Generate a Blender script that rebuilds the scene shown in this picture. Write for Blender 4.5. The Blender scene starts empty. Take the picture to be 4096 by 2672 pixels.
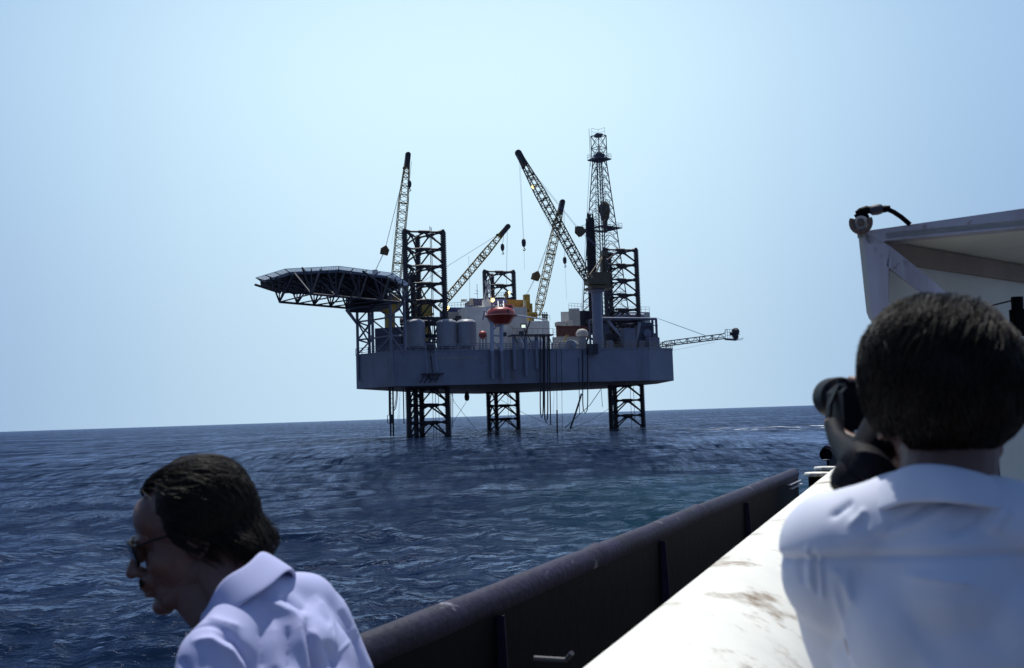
import bpy, math, random
import numpy as np
from mathutils import Vector, Matrix, noise
random.seed(7)
rng = np.random.default_rng(11)
S = bpy.context.scene
COL = S.collection
PI = math.pi

# ------------------------------------------------------------------ camera
FPX = 4096 * 35.0 / 36.0
EYE = 3.4
ROLL = math.radians(-1.87)
PITCH = math.atan(324 * math.cos(ROLL) / FPX)
RC = Matrix.Rotation(PI / 2 + PITCH, 3, 'X') @ Matrix.Rotation(ROLL, 3, 'Z')
CAM = Vector((0, 0, EYE))
cd = bpy.data.cameras.new('camera')
cam = bpy.data.objects.new('camera', cd)
COL.objects.link(cam)
cam.matrix_world = Matrix.Translation(CAM) @ RC.to_4x4()
cd.sensor_width = 36.0
cd.lens = 35.0
cd.clip_start = 0.05
cd.clip_end = 60000
cd.dof.use_dof = True
cd.dof.focus_distance = 120.0
cd.dof.aperture_fstop = 7.0
S.camera = cam

# ------------------------------------------------------------------ world, sun, exposure
SUN_EL, SUN_AZ = math.radians(70), math.radians(-5)      # azimuth from +Y towards +X
w = bpy.data.worlds.new('World')
S.world = w
w.use_nodes = True
nt = w.node_tree
nt.nodes.clear()
sky = nt.nodes.new('ShaderNodeTexSky')
sky.sky_type = 'NISHITA'
sky.sun_disc = False
sky.sun_elevation = SUN_EL
sky.sun_rotation = SUN_AZ
sky.altitude = 0
sky.air_density = 1.0
sky.dust_density = 1.0
sky.ozone_density = 1.5
def wn(kind, **kw):
    n = nt.nodes.new(kind)
    for k_, v_ in kw.items(): setattr(n, k_, v_)
    return n
def wl(a, b_): nt.links.new(a, b_)
def wmath(op, a, b_=0.0, c_=None):
    n = wn('ShaderNodeMath', operation=op)
    for sk, v_ in zip(n.inputs, (a, b_) if c_ is None else (a, b_, c_)):
        if isinstance(v_, (int, float)): sk.default_value = v_
        else: wl(v_, sk)
    return n.outputs[0]
def wmix(fac, a, b_, blend='MIX'):
    n = wn('ShaderNodeMix', data_type='RGBA', blend_type=blend)
    for key, v_ in (('Factor', fac), ('A', a), ('B', b_)):
        if isinstance(v_, (int, float)): n.inputs[key].default_value = v_
        elif isinstance(v_, tuple): n.inputs[key].default_value = v_ + (1,)
        else: wl(v_, n.inputs[key])
    return n.outputs['Result']
def wsmooth(v_, a, b_):
    n = wn('ShaderNodeMapRange', interpolation_type='SMOOTHSTEP')
    n.inputs['From Min'].default_value = a
    n.inputs['From Max'].default_value = b_
    wl(v_, n.inputs['Value'])
    return n.outputs['Result']
# clear blue sky above, sea haze low down that glows towards the sun's side of the sky
tcw = wn('ShaderNodeTexCoord')
sep = wn('ShaderNodeSeparateXYZ')
wl(tcw.outputs['Generated'], sep.inputs[0])
azi = wmath('ARCTAN2', sep.outputs['X'], sep.outputs['Y'])
dev = wmath('DIVIDE', wmath('ADD', azi, math.radians(2.5)), math.radians(24.0))
glow = wmath('POWER', 2.718, wmath('MULTIPLY', wmath('POWER', wmath('ABSOLUTE', dev), 2.6), -1.0))
haze = wmix(glow, (3.25, 5.05, 7.7), (7.0, 9.45, 10.9))
haze = wmix(wsmooth(sep.outputs['Z'], -0.02, 0.36), wmix(1.0, haze, (0.79, 0.79, 0.83), 'MULTIPLY'), haze)
haze = wmix(wsmooth(sep.outputs['Y'], 0.62, -0.35), haze, wmix(1.0, haze, (0.42, 0.44, 0.52), 'MULTIPLY'))
skyt = wmix(1.0, sky.outputs[0], (0.85, 1.05, 1.25), 'MULTIPLY')
bg = wn('ShaderNodeBackground')
bg.inputs['Strength'].default_value = 0.1
wo = wn('ShaderNodeOutputWorld')
wl(wmix(wsmooth(sep.outputs['Z'], 0.30, 0.85), haze, skyt), bg.inputs['Color'])
wl(bg.outputs[0], wo.inputs[0])

sl = bpy.data.lights.new('sun', 'SUN')
sl.energy = 5.0
sl.angle = math.radians(0.5)
sl.color = (1.0, 0.97, 0.9)
sun = bpy.data.objects.new('sun', sl)
COL.objects.link(sun)
sdir = Vector((math.sin(SUN_AZ) * math.cos(SUN_EL), math.cos(SUN_AZ) * math.cos(SUN_EL), math.sin(SUN_EL)))
sun.rotation_euler = (-sdir).to_track_quat('-Z', 'Y').to_euler()
sun.location = (0, 0, 60)
S.view_settings.view_transform = 'Standard'
S.view_settings.look = 'None'
S.view_settings.exposure = 0.0
S.view_settings.gamma = 1.0
S.cycles.max_bounces = 6
S.cycles.use_denoising = True
S.cycles.use_adaptive_sampling = False
S.cycles.sample_clamp_direct = 2.0
S.cycles.sample_clamp_indirect = 2.0

# ------------------------------------------------------------------ pixel <-> place helpers (photo is 4096 x 2672)
def ray(x, y):
    return RC @ Vector(((x - 2048) / FPX, -(y - 1336) / FPX, -1))
def P(x, y, D):
    d = ray(x, y)
    return CAM + d * (D / d.y)
def PZ(x, y, z):
    d = ray(x, y)
    return CAM + d * ((z - EYE) / d.z)
def V(x, y, D, z):
    p = P(x, y, D)
    return Vector((p.x, p.y, z))
U = Vector((0.958, 0.286, 0)).normalized()      # along the rig's near face
W = Vector((-0.286, 0.958, 0)).normalized()     # away from the camera
Z = Vector((0, 0, 1))
def FD(px, off=0.0):                            # depth of the hull's near face at photo column px
    k = (px - 2048) / FPX
    m = 14 / 46.9
    return (175 + 21 * m) / (1 - k * m) + off

# ------------------------------------------------------------------ mesh helpers
class MB:
    def __init__(s):
        s.v = []
        s.f = []
    def add(s, vs, fs):
        n = len(s.v)
        s.v += [tuple(v) for v in vs]
        s.f += [tuple(i + n for i in f) for f in fs]
    def frame(s, d):
        d = d.normalized()
        a = Vector((0, 0, 1)) if abs(d.z) < 0.95 else Vector((0, 1, 0))
        x = d.cross(a).normalized()
        return x, d.cross(x).normalized()
    def bar(s, p, q, r, n=4, r2=None):
        p, q = Vector(p), Vector(q)
        if (q - p).length < 1e-6:
            return
        r2 = r if r2 is None else r2
        x, y = s.frame(q - p)
        vs = []
        for c, rr in ((p, r), (q, r2)):
            for i in range(n):
                a = 2 * PI * (i + 0.5) / n
                vs.append(c + x * (rr * math.cos(a)) + y * (rr * math.sin(a)))
        fs = [(i, (i + 1) % n, n + (i + 1) % n, n + i) for i in range(n)]
        fs += [tuple(range(n - 1, -1, -1)), tuple(range(n, 2 * n))]
        s.add(vs, fs)
    def tube(s, pts, r, n=6, taper=None):
        pts = [Vector(p) for p in pts]
        m = len(pts)
        vs = []
        x = None
        for k, p in enumerate(pts):
            d = (pts[min(k + 1, m - 1)] - pts[max(k - 1, 0)]).normalized()
            if x is None:
                x, y = s.frame(d)
            else:
                x = (x - d * x.dot(d)).normalized()
                y = d.cross(x)
            rr = r * (taper[k] if taper else 1)
            for i in range(n):
                a = 2 * PI * i / n
                vs.append(p + x * (rr * math.cos(a)) + y * (rr * math.sin(a)))
        fs = []
        for k in range(m - 1):
            for i in range(n):
                fs.append((k * n + i, k * n + (i + 1) % n, (k + 1) * n + (i + 1) % n, (k + 1) * n + i))
        fs += [tuple(range(n - 1, -1, -1)), tuple(range((m - 1) * n, m * n))]
        s.add(vs, fs)
    def box(s, c, hx, hy, hz):
        c, hx, hy, hz = Vector(c), Vector(hx), Vector(hy), Vector(hz)
        vs = [c + hx * a + hy * b + hz * d for d in (-1, 1) for b in (-1, 1) for a in (-1, 1)]
        s.add(vs, [(0, 2, 3, 1), (4, 5, 7, 6), (0, 1, 5, 4), (2, 6, 7, 3), (0, 4, 6, 2), (1, 3, 7, 5)])
    def ubox(s, c, lu, lw, lz):                  # box on rig axes, c = centre of its base
        c = Vector(c)
        s.box(c + Z * lz / 2, U * lu / 2, W * lw / 2, Z * lz / 2)
    def prism(s, poly, d):
        n = len(poly)
        d = Vector(d)
        poly = [Vector(p) for p in poly]
        s.add(poly + [p + d for p in poly],
              [(i, (i + 1) % n, n + (i + 1) % n, n + i) for i in range(n)] + [tuple(range(n - 1, -1, -1)), tuple(range(n, 2 * n))])
    def lathe(s, c, prof, n=24, ax=None, close=True):
        c = Vector(c)
        ax = Vector(ax or (0, 0, 1)).normalized()
        x, y = s.frame(ax)
        vs = []
        for r, h in prof:
            for i in range(n):
                a = 2 * PI * i / n
                vs.append(c + ax * h + x * (r * math.cos(a)) + y * (r * math.sin(a)))
        m = len(prof)
        fs = []
        for k in range(m - 1):
            for i in range(n):
                fs.append((k * n + i, k * n + (i + 1) % n, (k + 1) * n + (i + 1) % n, (k + 1) * n + i))
        if close:
            fs += [tuple(range(n - 1, -1, -1)), tuple(range((m - 1) * n, m * n))]
        s.add(vs, fs)
    def ball(s, c, r, n=14):
        k = n // 2
        s.lathe(c, [(r * max(0.02, math.sin(PI * i / k)), -r * math.cos(PI * i / k)) for i in range(k + 1)], n)
    def build(s, name, mat, parent=None, smooth=False, loc=None):
        root = parent
        off = Vector((0, 0, 0))
        while root is not None:
            off += root.location
            root = root.parent
        if loc is not None:
            off += Vector(loc)
        me = bpy.data.meshes.new(name)
        me.from_pydata([(v[0] - off.x, v[1] - off.y, v[2] - off.z) for v in s.v], [], s.f)
        if smooth:
            me.polygons.foreach_set('use_smooth', [True] * len(me.polygons))
            try:
                me.set_sharp_from_angle(angle=math.radians(40))
            except Exception:
                pass
        me.update()
        o = bpy.data.objects.new(name, me)
        COL.objects.link(o)
        if loc is not None:
            o.location = loc
        if parent is not None:
            o.parent = parent
        me.materials.append(mat)
        return o

def tag(o, label=None, cat=None, group=None, kind=None):
    if label: o['label'] = label
    if cat: o['category'] = cat
    if group: o['group'] = group
    if kind: o['kind'] = kind
    return o
def thing(name, loc, label, cat, group=None):
    o = bpy.data.objects.new(name, None)
    o.empty_display_size = 0.3
    COL.objects.link(o)
    o.location = loc
    return tag(o, label, cat, group)
def copy_tree(o, parent=None):
    c = o.copy()
    COL.objects.link(c)
    c.parent = parent
    for ch in list(o.children):
        copy_tree(ch, c)
    return c

# ------------------------------------------------------------------ materials
def mat(name, col, rough=0.6, metal=0.0, var=0.25, scale=1.5, rust=0.0, rustcol=(0.16, 0.06, 0.025), streak=0.0, bump=0.0, bscale=40.0, spec=0.5, dirt=(0.02, 0.02, 0.02), coat=0.0, emit=None, rscale=None, rustamt=0.85):
    m = bpy.data.materials.new(name)
    m.use_nodes = True
    t = m.node_tree
    b = t.nodes['Principled BSDF']
    b.inputs['Roughness'].default_value = rough
    b.inputs['Metallic'].default_value = metal
    b.inputs['Specular IOR Level'].default_value = spec
    if coat:
        b.inputs['Coat Weight'].default_value = coat
    tc = t.nodes.new('ShaderNodeTexCoord')
    n1 = t.nodes.new('ShaderNodeTexNoise')
    n1.inputs['Scale'].default_value = scale
    n1.inputs['Detail'].default_value = 6
    n1.inputs['Roughness'].default_value = 0.62
    t.links.new(tc.outputs['Object'], n1.inputs['Vector'])
    r1 = t.nodes.new('ShaderNodeValToRGB')
    r1.color_ramp.elements[0].position = 0.3
    r1.color_ramp.elements[1].position = 0.7
    r1.color_ramp.elements[0].color = tuple(c * (1 - var) for c in col) + (1,)
    r1.color_ramp.elements[1].color = tuple(min(1, c * (1 + var)) for c in col) + (1,)
    t.links.new(n1.outputs['Fac'], r1.inputs['Fac'])
    out = r1.outputs['Color']
    def layer(out, sc, lo, hi, colr, amt, stretch=None):
        v = tc.outputs['Object']
        if stretch:
            mp = t.nodes.new('ShaderNodeMapping')
            mp.inputs['Scale'].default_value = stretch
            t.links.new(v, mp.inputs['Vector'])
            v = mp.outputs['Vector']
        n = t.nodes.new('ShaderNodeTexNoise')
        n.inputs['Scale'].default_value = sc
        n.inputs['Detail'].default_value = 8
        n.inputs['Roughness'].default_value = 0.65
        t.links.new(v, n.inputs['Vector'])
        r = t.nodes.new('ShaderNodeMapRange')
        r.inputs['From Min'].default_value = lo
        r.inputs['From Max'].default_value = hi
        r.inputs['To Max'].default_value = amt
        t.links.new(n.outputs['Fac'], r.inputs['Value'])
        mx = t.nodes.new('ShaderNodeMix')
        mx.data_type = 'RGBA'
        mx.inputs['B'].default_value = tuple(colr) + (1,)
        t.links.new(r.outputs['Result'], mx.inputs['Factor'])
        t.links.new(out, mx.inputs['A'])
        return mx.outputs['Result']
    if rust > 0:
        out = layer(out, rscale or scale * 1.7, 0.72 - 0.22 * rust, 0.80 - 0.18 * rust, rustcol, rustamt)
    if streak > 0:
        out = layer(out, scale * 1.3, 0.50, 0.75, dirt, streak, (1.0, 1.0, 0.09))
    t.links.new(out, b.inputs['Base Color'])
    if bump > 0:
        n2 = t.nodes.new('ShaderNodeTexNoise')
        n2.inputs['Scale'].default_value = bscale
        n2.inputs['Detail'].default_value = 6
        t.links.new(tc.outputs['Object'], n2.inputs['Vector'])
        bp = t.nodes.new('ShaderNodeBump')
        bp.inputs['Strength'].default_value = bump
        bp.inputs['Distance'].default_value = 0.02
        t.links.new(n2.outputs['Fac'], bp.inputs['Height'])
        t.links.new(bp.outputs['Normal'], b.inputs['Normal'])
    if emit:
        b.inputs['Emission Color'].default_value = tuple(emit[:3]) + (1,)
        b.inputs['Emission Strength'].default_value = emit[3]
    return m

M = {}
M['hull'] = mat('hull paint', (0.165, 0.180, 0.238), 0.55, var=0.16, scale=0.22, streak=0.6, dirt=(0.075, 0.065, 0.08), rust=0.34, rscale=0.35)
M['hulltrim'] = mat('hull trim paint', (0.175, 0.185, 0.245), 0.5, var=0.15, scale=0.6)
M['frame'] = mat('grey blue frame paint', (0.10, 0.115, 0.17), 0.5, var=0.2, scale=0.7)
M['leg'] = mat('tarred leg steel', (0.022, 0.020, 0.028), 0.6, var=0.4, scale=0.8, rust=0.15, rustcol=(0.05, 0.028, 0.02))
M['dark'] = mat('dark steel', (0.03, 0.03, 0.042), 0.6, var=0.35, scale=0.9)
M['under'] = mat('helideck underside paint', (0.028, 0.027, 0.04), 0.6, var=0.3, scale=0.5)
M['derrick'] = mat('derrick steel', (0.06, 0.06, 0.085), 0.55, var=0.3, scale=0.6)
M['yellow'] = mat('crane yellow paint', (0.30, 0.21, 0.04), 0.5, var=0.25, scale=0.7, streak=0.3)
M['boomdark'] = mat('weathered crane boom paint', (0.085, 0.065, 0.035), 0.55, var=0.3, scale=0.6)
M['ochre'] = mat('ochre container paint', (0.40, 0.20, 0.035), 0.55, var=0.2, scale=0.7, streak=0.3)
M['white'] = mat('deckhouse white paint', (0.74, 0.72, 0.66), 0.55, var=0.1, scale=0.35, streak=0.4, dirt=(0.25, 0.2, 0.15))
M['cream'] = mat('cream paint', (0.47, 0.45, 0.40), 0.55, var=0.12, scale=0.4, streak=0.4, dirt=(0.2, 0.15, 0.1))
M['post'] = mat('pale capsule post paint', (0.34, 0.37, 0.46), 0.5, var=0.12, scale=0.6)
M['navy'] = mat('navy roof paint', (0.03, 0.04, 0.14), 0.5, var=0.2, scale=0.5)
M['maroon'] = mat('maroon container paint', (0.075, 0.018, 0.018), 0.6, var=0.25, scale=0.6)
M['red'] = mat('orange red capsule fibreglass', (0.27, 0.030, 0.020), 0.32, var=0.15, scale=0.8, coat=0.4)
M['redball'] = mat('faded red sphere paint', (0.34, 0.07, 0.045), 0.45, var=0.15, scale=0.9)
M['tank'] = mat('tank grey paint', (0.205, 0.225, 0.27), 0.45, var=0.14, scale=0.5, streak=0.35, dirt=(0.1, 0.09, 0.09))
M['rope'] = mat('wire rope', (0.16, 0.17, 0.26), 0.6, var=0.2, scale=0.4)
M['hose'] = mat('black rubber hose', (0.016, 0.015, 0.02), 0.55, var=0.3, scale=0.6)
M['net'] = mat('white net cord', (0.62, 0.66, 0.75), 0.7, var=0.1, scale=0.5)
M['boomyellow'] = mat('crane boom yellow paint', (0.22, 0.14, 0.012), 0.55, var=0.25, scale=0.5)
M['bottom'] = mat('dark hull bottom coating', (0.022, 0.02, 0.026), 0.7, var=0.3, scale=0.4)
M['deckgreen'] = mat('helideck coating', (0.06, 0.085, 0.075), 0.8, var=0.2, scale=0.4)
M['letter'] = mat('faded yellow lettering', (0.30, 0.27, 0.17), 0.6, var=0.2, scale=0.6)
M['rail'] = mat('yellow guard rail paint', (0.20, 0.155, 0.055), 0.55, var=0.2, scale=0.6)
M['lamp'] = mat('lit lamp lens', (0.9, 0.7, 0.3), 0.4, var=0.0, emit=(1.0, 0.72, 0.25, 3.0))
M['glass'] = mat('dark window glass', (0.02, 0.025, 0.03), 0.08, var=0.1, scale=1.0)
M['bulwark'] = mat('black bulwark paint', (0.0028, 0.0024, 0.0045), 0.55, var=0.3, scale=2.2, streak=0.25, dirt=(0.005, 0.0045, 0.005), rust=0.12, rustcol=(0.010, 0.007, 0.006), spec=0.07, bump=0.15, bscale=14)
M['cap'] = mat('scuffed purple grey cap pipe', (0.014, 0.010, 0.031), 0.6, var=0.5, scale=3.5, rust=0.42, rustcol=(0.28, 0.27, 0.32), streak=0.0, bump=0.35, bscale=30, rscale=6.0, spec=0.25)
M['rust'] = mat('rusty steel', (0.11, 0.075, 0.06), 0.8, var=0.4, scale=9, bump=0.3, bscale=60)
M['whiterail'] = mat('rust flecked white paint', (0.66, 0.645, 0.58), 0.5, var=0.10, scale=2.4, rust=0.75, rustcol=(0.15, 0.075, 0.015), rustamt=1.0, streak=0.3, dirt=(0.40, 0.34, 0.23), bump=0.2, bscale=7, rscale=3.2)
M['deck'] = mat('worn dark deck plating', (0.05, 0.05, 0.055), 0.7, var=0.35, scale=2.0, rust=0.2, bump=0.2, bscale=20)
M['unit'] = mat('dirty white frame paint', (0.42, 0.40, 0.44), 0.55, var=0.12, scale=3.0, rust=0.5, rustcol=(0.17, 0.11, 0.09), streak=0.7, dirt=(0.18, 0.14, 0.14), bump=0.1, bscale=25, rscale=13.0)
M['unitpanel'] = mat('cream panel paint', (0.64, 0.63, 0.54), 0.6, var=0.08, scale=2.0, rust=0.12, rustcol=(0.3, 0.2, 0.1), bump=0.08, bscale=12)
M['unitbrown'] = mat('brown primer stiffener', (0.27, 0.215, 0.17), 0.7, var=0.15, scale=3.0)
M['black'] = mat('black satin metal', (0.005, 0.005, 0.008), 0.5, var=0.3, scale=20, spec=0.12)
M['leather'] = mat('black leather', (0.006, 0.006, 0.010), 0.55, var=0.3, scale=30, bump=0.2, bscale=300, spec=0.08)
M['skin'] = mat('sunburnt skin', (0.098, 0.044, 0.034), 0.5, var=0.14, scale=26, rust=0.04, rustcol=(0.11, 0.042, 0.03), bump=0.12, bscale=420, rscale=18)
b = M['skin'].node_tree.nodes['Principled BSDF']
b.inputs['Subsurface Weight'].default_value = 0.12
b.inputs['Subsurface Radius'].default_value = (0.012, 0.004, 0.002)
b.inputs['Subsurface Scale'].default_value = 1.0
M['hairdark'] = mat('dark brown hair', (0.009, 0.0062, 0.0048), 0.55, var=0.5, scale=60, spec=0.2)
M['hairbrown'] = mat('brown hair', (0.009, 0.0060, 0.0045), 0.5, var=0.5, scale=60, spec=0.22)
M['shirtwhite'] = mat('white cotton shirt', (0.50, 0.53, 0.63), 0.85, var=0.03, scale=6, bump=0.02, bscale=320)
M['shirtblue'] = mat('lavender cotton shirt', (0.35, 0.375, 0.59), 0.85, var=0.04, scale=6, bump=0.02, bscale=320)
M['trousers'] = mat('dark trousers', (0.03, 0.035, 0.06), 0.8, var=0.2, scale=10)
M['shoe'] = mat('brown shoe leather', (0.05, 0.03, 0.02), 0.5, var=0.2, scale=20)
M['coverall'] = mat('grey blue coverall', (0.05, 0.06, 0.09), 0.8, var=0.2, scale=3)

# ------------------------------------------------------------------ sea
def make_water():
    az = np.concatenate([np.arange(-180, -64, 8.0), np.arange(-64, -33, 0.5), np.linspace(-33, 33, 900), np.arange(33.5, 64.5, 0.5), np.arange(72, 180, 8.0)]) * PI / 180
    k = np.arange(560, 8, -0.8)
    r = np.concatenate([[0.5, 2.0, 4.0], EYE * 995 / k, EYE * 995 / np.geomspace(7.6, 0.09, 46)])
    nr, na = len(r), len(az)
    R, A = np.meshgrid(r, az, indexing='ij')
    X0, Y0 = R * np.sin(A), R * np.cos(A)
    dr = np.gradient(r)[:, None]
    X, Y, H = X0.copy(), Y0.copy(), np.zeros_like(X0)
    g = np.random.default_rng(5)
    n = 84
    lam = np.geomspace(0.32, 11.0, n)
    patch = 0.75 + 0.35 * np.sin(X0 * 0.11 + 1.3) * np.sin(Y0 * 0.07 + 0.4 + X0 * 0.02)
    for L in lam:
        th = math.radians(-97) + g.normal(0, 0.50 if L > 4 else 0.95)
        kx, ky = math.cos(th) * 2 * PI / L, math.sin(th) * 2 * PI / L
        s = 0.042 * (0.75 + 0.5 * g.random())
        if L < 1.0: s *= 0.9
        if L > 3: s *= 0.72
        a = s * L / (2 * PI)
        cell = np.maximum(dr, R * 0.00132)
        wgt = np.clip((L / cell - 1.4) / 2.8, 0, 1) * a
        if L < 3: wgt = wgt * patch
        ph = kx * X0 + ky * Y0 + g.random() * 2 * PI
        H += wgt * np.cos(ph)
        X -= wgt * 0.8 * math.cos(th) * np.sin(ph)
        Y -= wgt * 0.8 * math.sin(th) * np.sin(ph)
    out = (R < 5) | (np.abs(A) > math.radians(66))
    H[out] = 0
    co = np.stack([X, Y, H], -1).reshape(-1, 3)
    i = np.arange(nr - 1)[:, None] * na
    j = np.arange(na)[None, :]
    j2 = (j + 1) % na
    q = np.stack([i + j, i + na + j, i + na + j2, i + j2], -1).reshape(-1, 4)[:, ::-1]
    me = bpy.data.meshes.new('water')
    me.vertices.add(len(co))
    me.vertices.foreach_set('co', co.astype(np.float32).ravel())
    me.loops.add(q.size)
    me.loops.foreach_set('vertex_index', q.astype(np.int32).ravel())
    me.polygons.add(len(q))
    me.polygons.foreach_set('loop_start', np.arange(0, q.size, 4, dtype=np.int32))
    me.polygons.foreach_set('use_smooth', np.ones(len(q), dtype=bool))
    me.update(calc_edges=True)
    o = bpy.data.objects.new('water', me)
    COL.objects.link(o)
    m = bpy.data.materials.new('sea water')
    m.use_nodes = True
    t = m.node_tree
    t.nodes.remove(t.nodes['Principled BSDF'])
    body = t.nodes.new('ShaderNodeBsdfDiffuse')
    body.inputs['Color'].default_value = (0.0030, 0.0080, 0.0215, 1)
    teal = t.nodes.new('ShaderNodeMix')
    teal.data_type = 'RGBA'
    teal.inputs['A'].default_value = (0.0030, 0.0080, 0.0215, 1)
    teal.inputs['B'].default_value = (0.0036, 0.0190, 0.0300, 1)
    t.links.new(teal.outputs['Result'], body.inputs['Color'])
    glo = t.nodes.new('ShaderNodeBsdfGlossy')
    glo.inputs['Color'].default_value = (0.62, 0.70, 0.96, 1)
    glo.inputs['Roughness'].default_value = 0.07
    fre = t.nodes.new('ShaderNodeFresnel')
    fre.inputs['IOR'].default_value = 1.33
    b = t.nodes.new('ShaderNodeMixShader')
    tc = t.nodes.new('ShaderNodeTexCoord')
    def nz(sx, sy, det, rough=0.6):
        mp = t.nodes.new('ShaderNodeMapping')
        mp.inputs['Scale'].default_value = (sx, sy, 0.3)
        mp.inputs['Rotation'].default_value = (0, 0, math.radians(-6))
        t.links.new(tc.outputs['Object'], mp.inputs['Vector'])
        n = t.nodes.new('ShaderNodeTexNoise')
        n.inputs['Scale'].default_value = 1.0
        n.inputs['Detail'].default_value = det
        n.inputs['Roughness'].default_value = rough
        t.links.new(mp.outputs['Vector'], n.inputs['Vector'])
        return n.outputs['Fac']
    def math_(op, a, bv):
        n = t.nodes.new('ShaderNodeMath')
        n.operation = op
        for sk, v in zip(n.inputs, (a, bv)):
            if isinstance(v, (int, float)): sk.default_value = v
            else: t.links.new(v, sk)
        return n.outputs[0]
    # calm slicks and ruffled patches left by the wind
    sl_ = nz(0.010, 0.022, 4, 0.55)
    mr = t.nodes.new('ShaderNodeMapRange')
    mr.inputs['From Min'].default_value = 0.38
    mr.inputs['From Max'].default_value = 0.60
    mr.inputs['To Min'].default_value = 0.45
    mr.inputs['To Max'].default_value = 1.1
    t.links.new(sl_, mr.inputs['Value'])
    chop = mr.outputs['Result']
    prev = None
    for sx, sy, det, dist, mod in ((0.03, 0.09, 3, 2.0, False), (0.22, 0.42, 4, 0.7, False), (0.8, 1.6, 4, 0.22, True), (2.4, 5.0, 4, 0.075, True), (8, 15, 3, 0.016, True)):
        h = nz(sx, sy, det)
        bp = t.nodes.new('ShaderNodeBump')
        bp.inputs['Strength'].default_value = 1.0
        bp.inputs['Distance'].default_value = 1.0
        if mod:
            t.links.new(math_('MULTIPLY', h, math_('MULTIPLY', chop, dist * 1.6)), bp.inputs['Height'])
        else:
            t.links.new(math_('MULTIPLY', h, dist), bp.inputs['Height'])
        if prev is not None:
            t.links.new(prev, bp.inputs['Normal'])
        prev = bp.outputs['Normal']
    t.links.new(prev, glo.inputs['Normal'])
    t.links.new(prev, fre.inputs['Normal'])
    # steep wave faces cap how much a rough sea mirrors at a low angle
    cr = t.nodes.new('ShaderNodeMapRange')
    cr.inputs['From Min'].default_value = 0.35
    cr.inputs['From Max'].default_value = 0.65
    cr.inputs['To Min'].default_value = 0.46
    cr.inputs['To Max'].default_value = 0.82
    t.links.new(nz(0.016, 0.06, 5, 0.6), cr.inputs['Value'])
    sp = t.nodes.new('ShaderNodeSeparateXYZ')
    t.links.new(tc.outputs['Object'], sp.inputs[0])
    def band(v, c, hw):
        d = math_('ABSOLUTE', math_('SUBTRACT', v, c), 0)
        r_ = t.nodes.new('ShaderNodeMapRange')
        r_.interpolation_type = 'SMOOTHSTEP'
        r_.inputs['From Min'].default_value = hw
        r_.inputs['From Max'].default_value = hw * 0.3
        t.links.new(d, r_.inputs['Value'])
        return r_.outputs['Result']
    # greener water churned up by the boat's own wash
    t.links.new(math_('MULTIPLY', math_('MULTIPLY', band(sp.outputs['X'], 10, 13), band(sp.outputs['Y'], 34, 26)), 1.0), teal.inputs['Factor'])
    # light and dark glints of far wave faces, put into the reflectance as noise
    fy = t.nodes.new('ShaderNodeMapRange')
    fy.inputs['From Min'].default_value = 18
    fy.inputs['From Max'].default_value = 80
    t.links.new(sp.outputs['Y'], fy.inputs['Value'])
    fl1 = math_('SUBTRACT', nz(1.5, 0.17, 4, 0.65), 0.5)
    fl2 = math_('SUBTRACT', nz(0.28, 0.045, 3, 0.6), 0.5)
    painted_flecks = math_('MULTIPLY', math_('ADD', math_('MULTIPLY', fl1, 2.9), math_('MULTIPLY', fl2, 1.8)), fy.outputs['Result'])
    slick = math_('MULTIPLY', math_('MULTIPLY', band(sp.outputs['X'], 44, 34), band(sp.outputs['Y'], 112, 30)), nz(0.05, 0.16, 5, 0.6))
    t.links.new(math_('MULTIPLY', fre.outputs[0], math_('ADD', math_('ADD', cr.outputs['Result'], math_('MULTIPLY', slick, 1.3)), painted_flecks)), b.inputs[0])
    t.links.new(body.outputs[0], b.inputs[1])
    t.links.new(glo.outputs[0], b.inputs[2])
    # broken white water where the current runs past the rig
    area = math_('MULTIPLY', band(sp.outputs['X'], 48, 24), band(sp.outputs['Y'], 160, 22))
    fo = nz(0.25, 0.16, 7, 0.72)
    fm = t.nodes.new('ShaderNodeMapRange')
    fm.inputs['From Min'].default_value = 0.55
    fm.inputs['From Max'].default_value = 0.64
    t.links.new(fo, fm.inputs['Value'])
    fm2 = t.nodes.new('ShaderNodeMapRange')
    fm2.inputs['From Min'].default_value = 0.585
    fm2.inputs['From Max'].default_value = 0.70
    fm2.inputs['To Max'].default_value = 0.7
    t.links.new(nz(0.22, 0.20, 7, 0.7), fm2.inputs['Value'])
    near_rig = math_('MULTIPLY', band(sp.outputs['X'], 0, 42), band(sp.outputs['Y'], 186, 26))
    fac = math_('MAXIMUM', math_('MULTIPLY', area, fm.outputs['Result']), math_('MULTIPLY', near_rig, fm2.outputs['Result']))
    df = t.nodes.new('ShaderNodeBsdfDiffuse')
    df.inputs['Color'].default_value = (0.75, 0.8, 0.82, 1)
    mx = t.nodes.new('ShaderNodeMixShader')
    t.links.new(fac, mx.inputs[0])
    t.links.new(b.outputs[0], mx.inputs[1])
    t.links.new(df.outputs[0], mx.inputs[2])
    t.links.new(mx.outputs[0], t.nodes['Material Output'].inputs['Surface'])
    me.materials.append(m)
    tag(o, kind='structure')
make_water()

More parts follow.
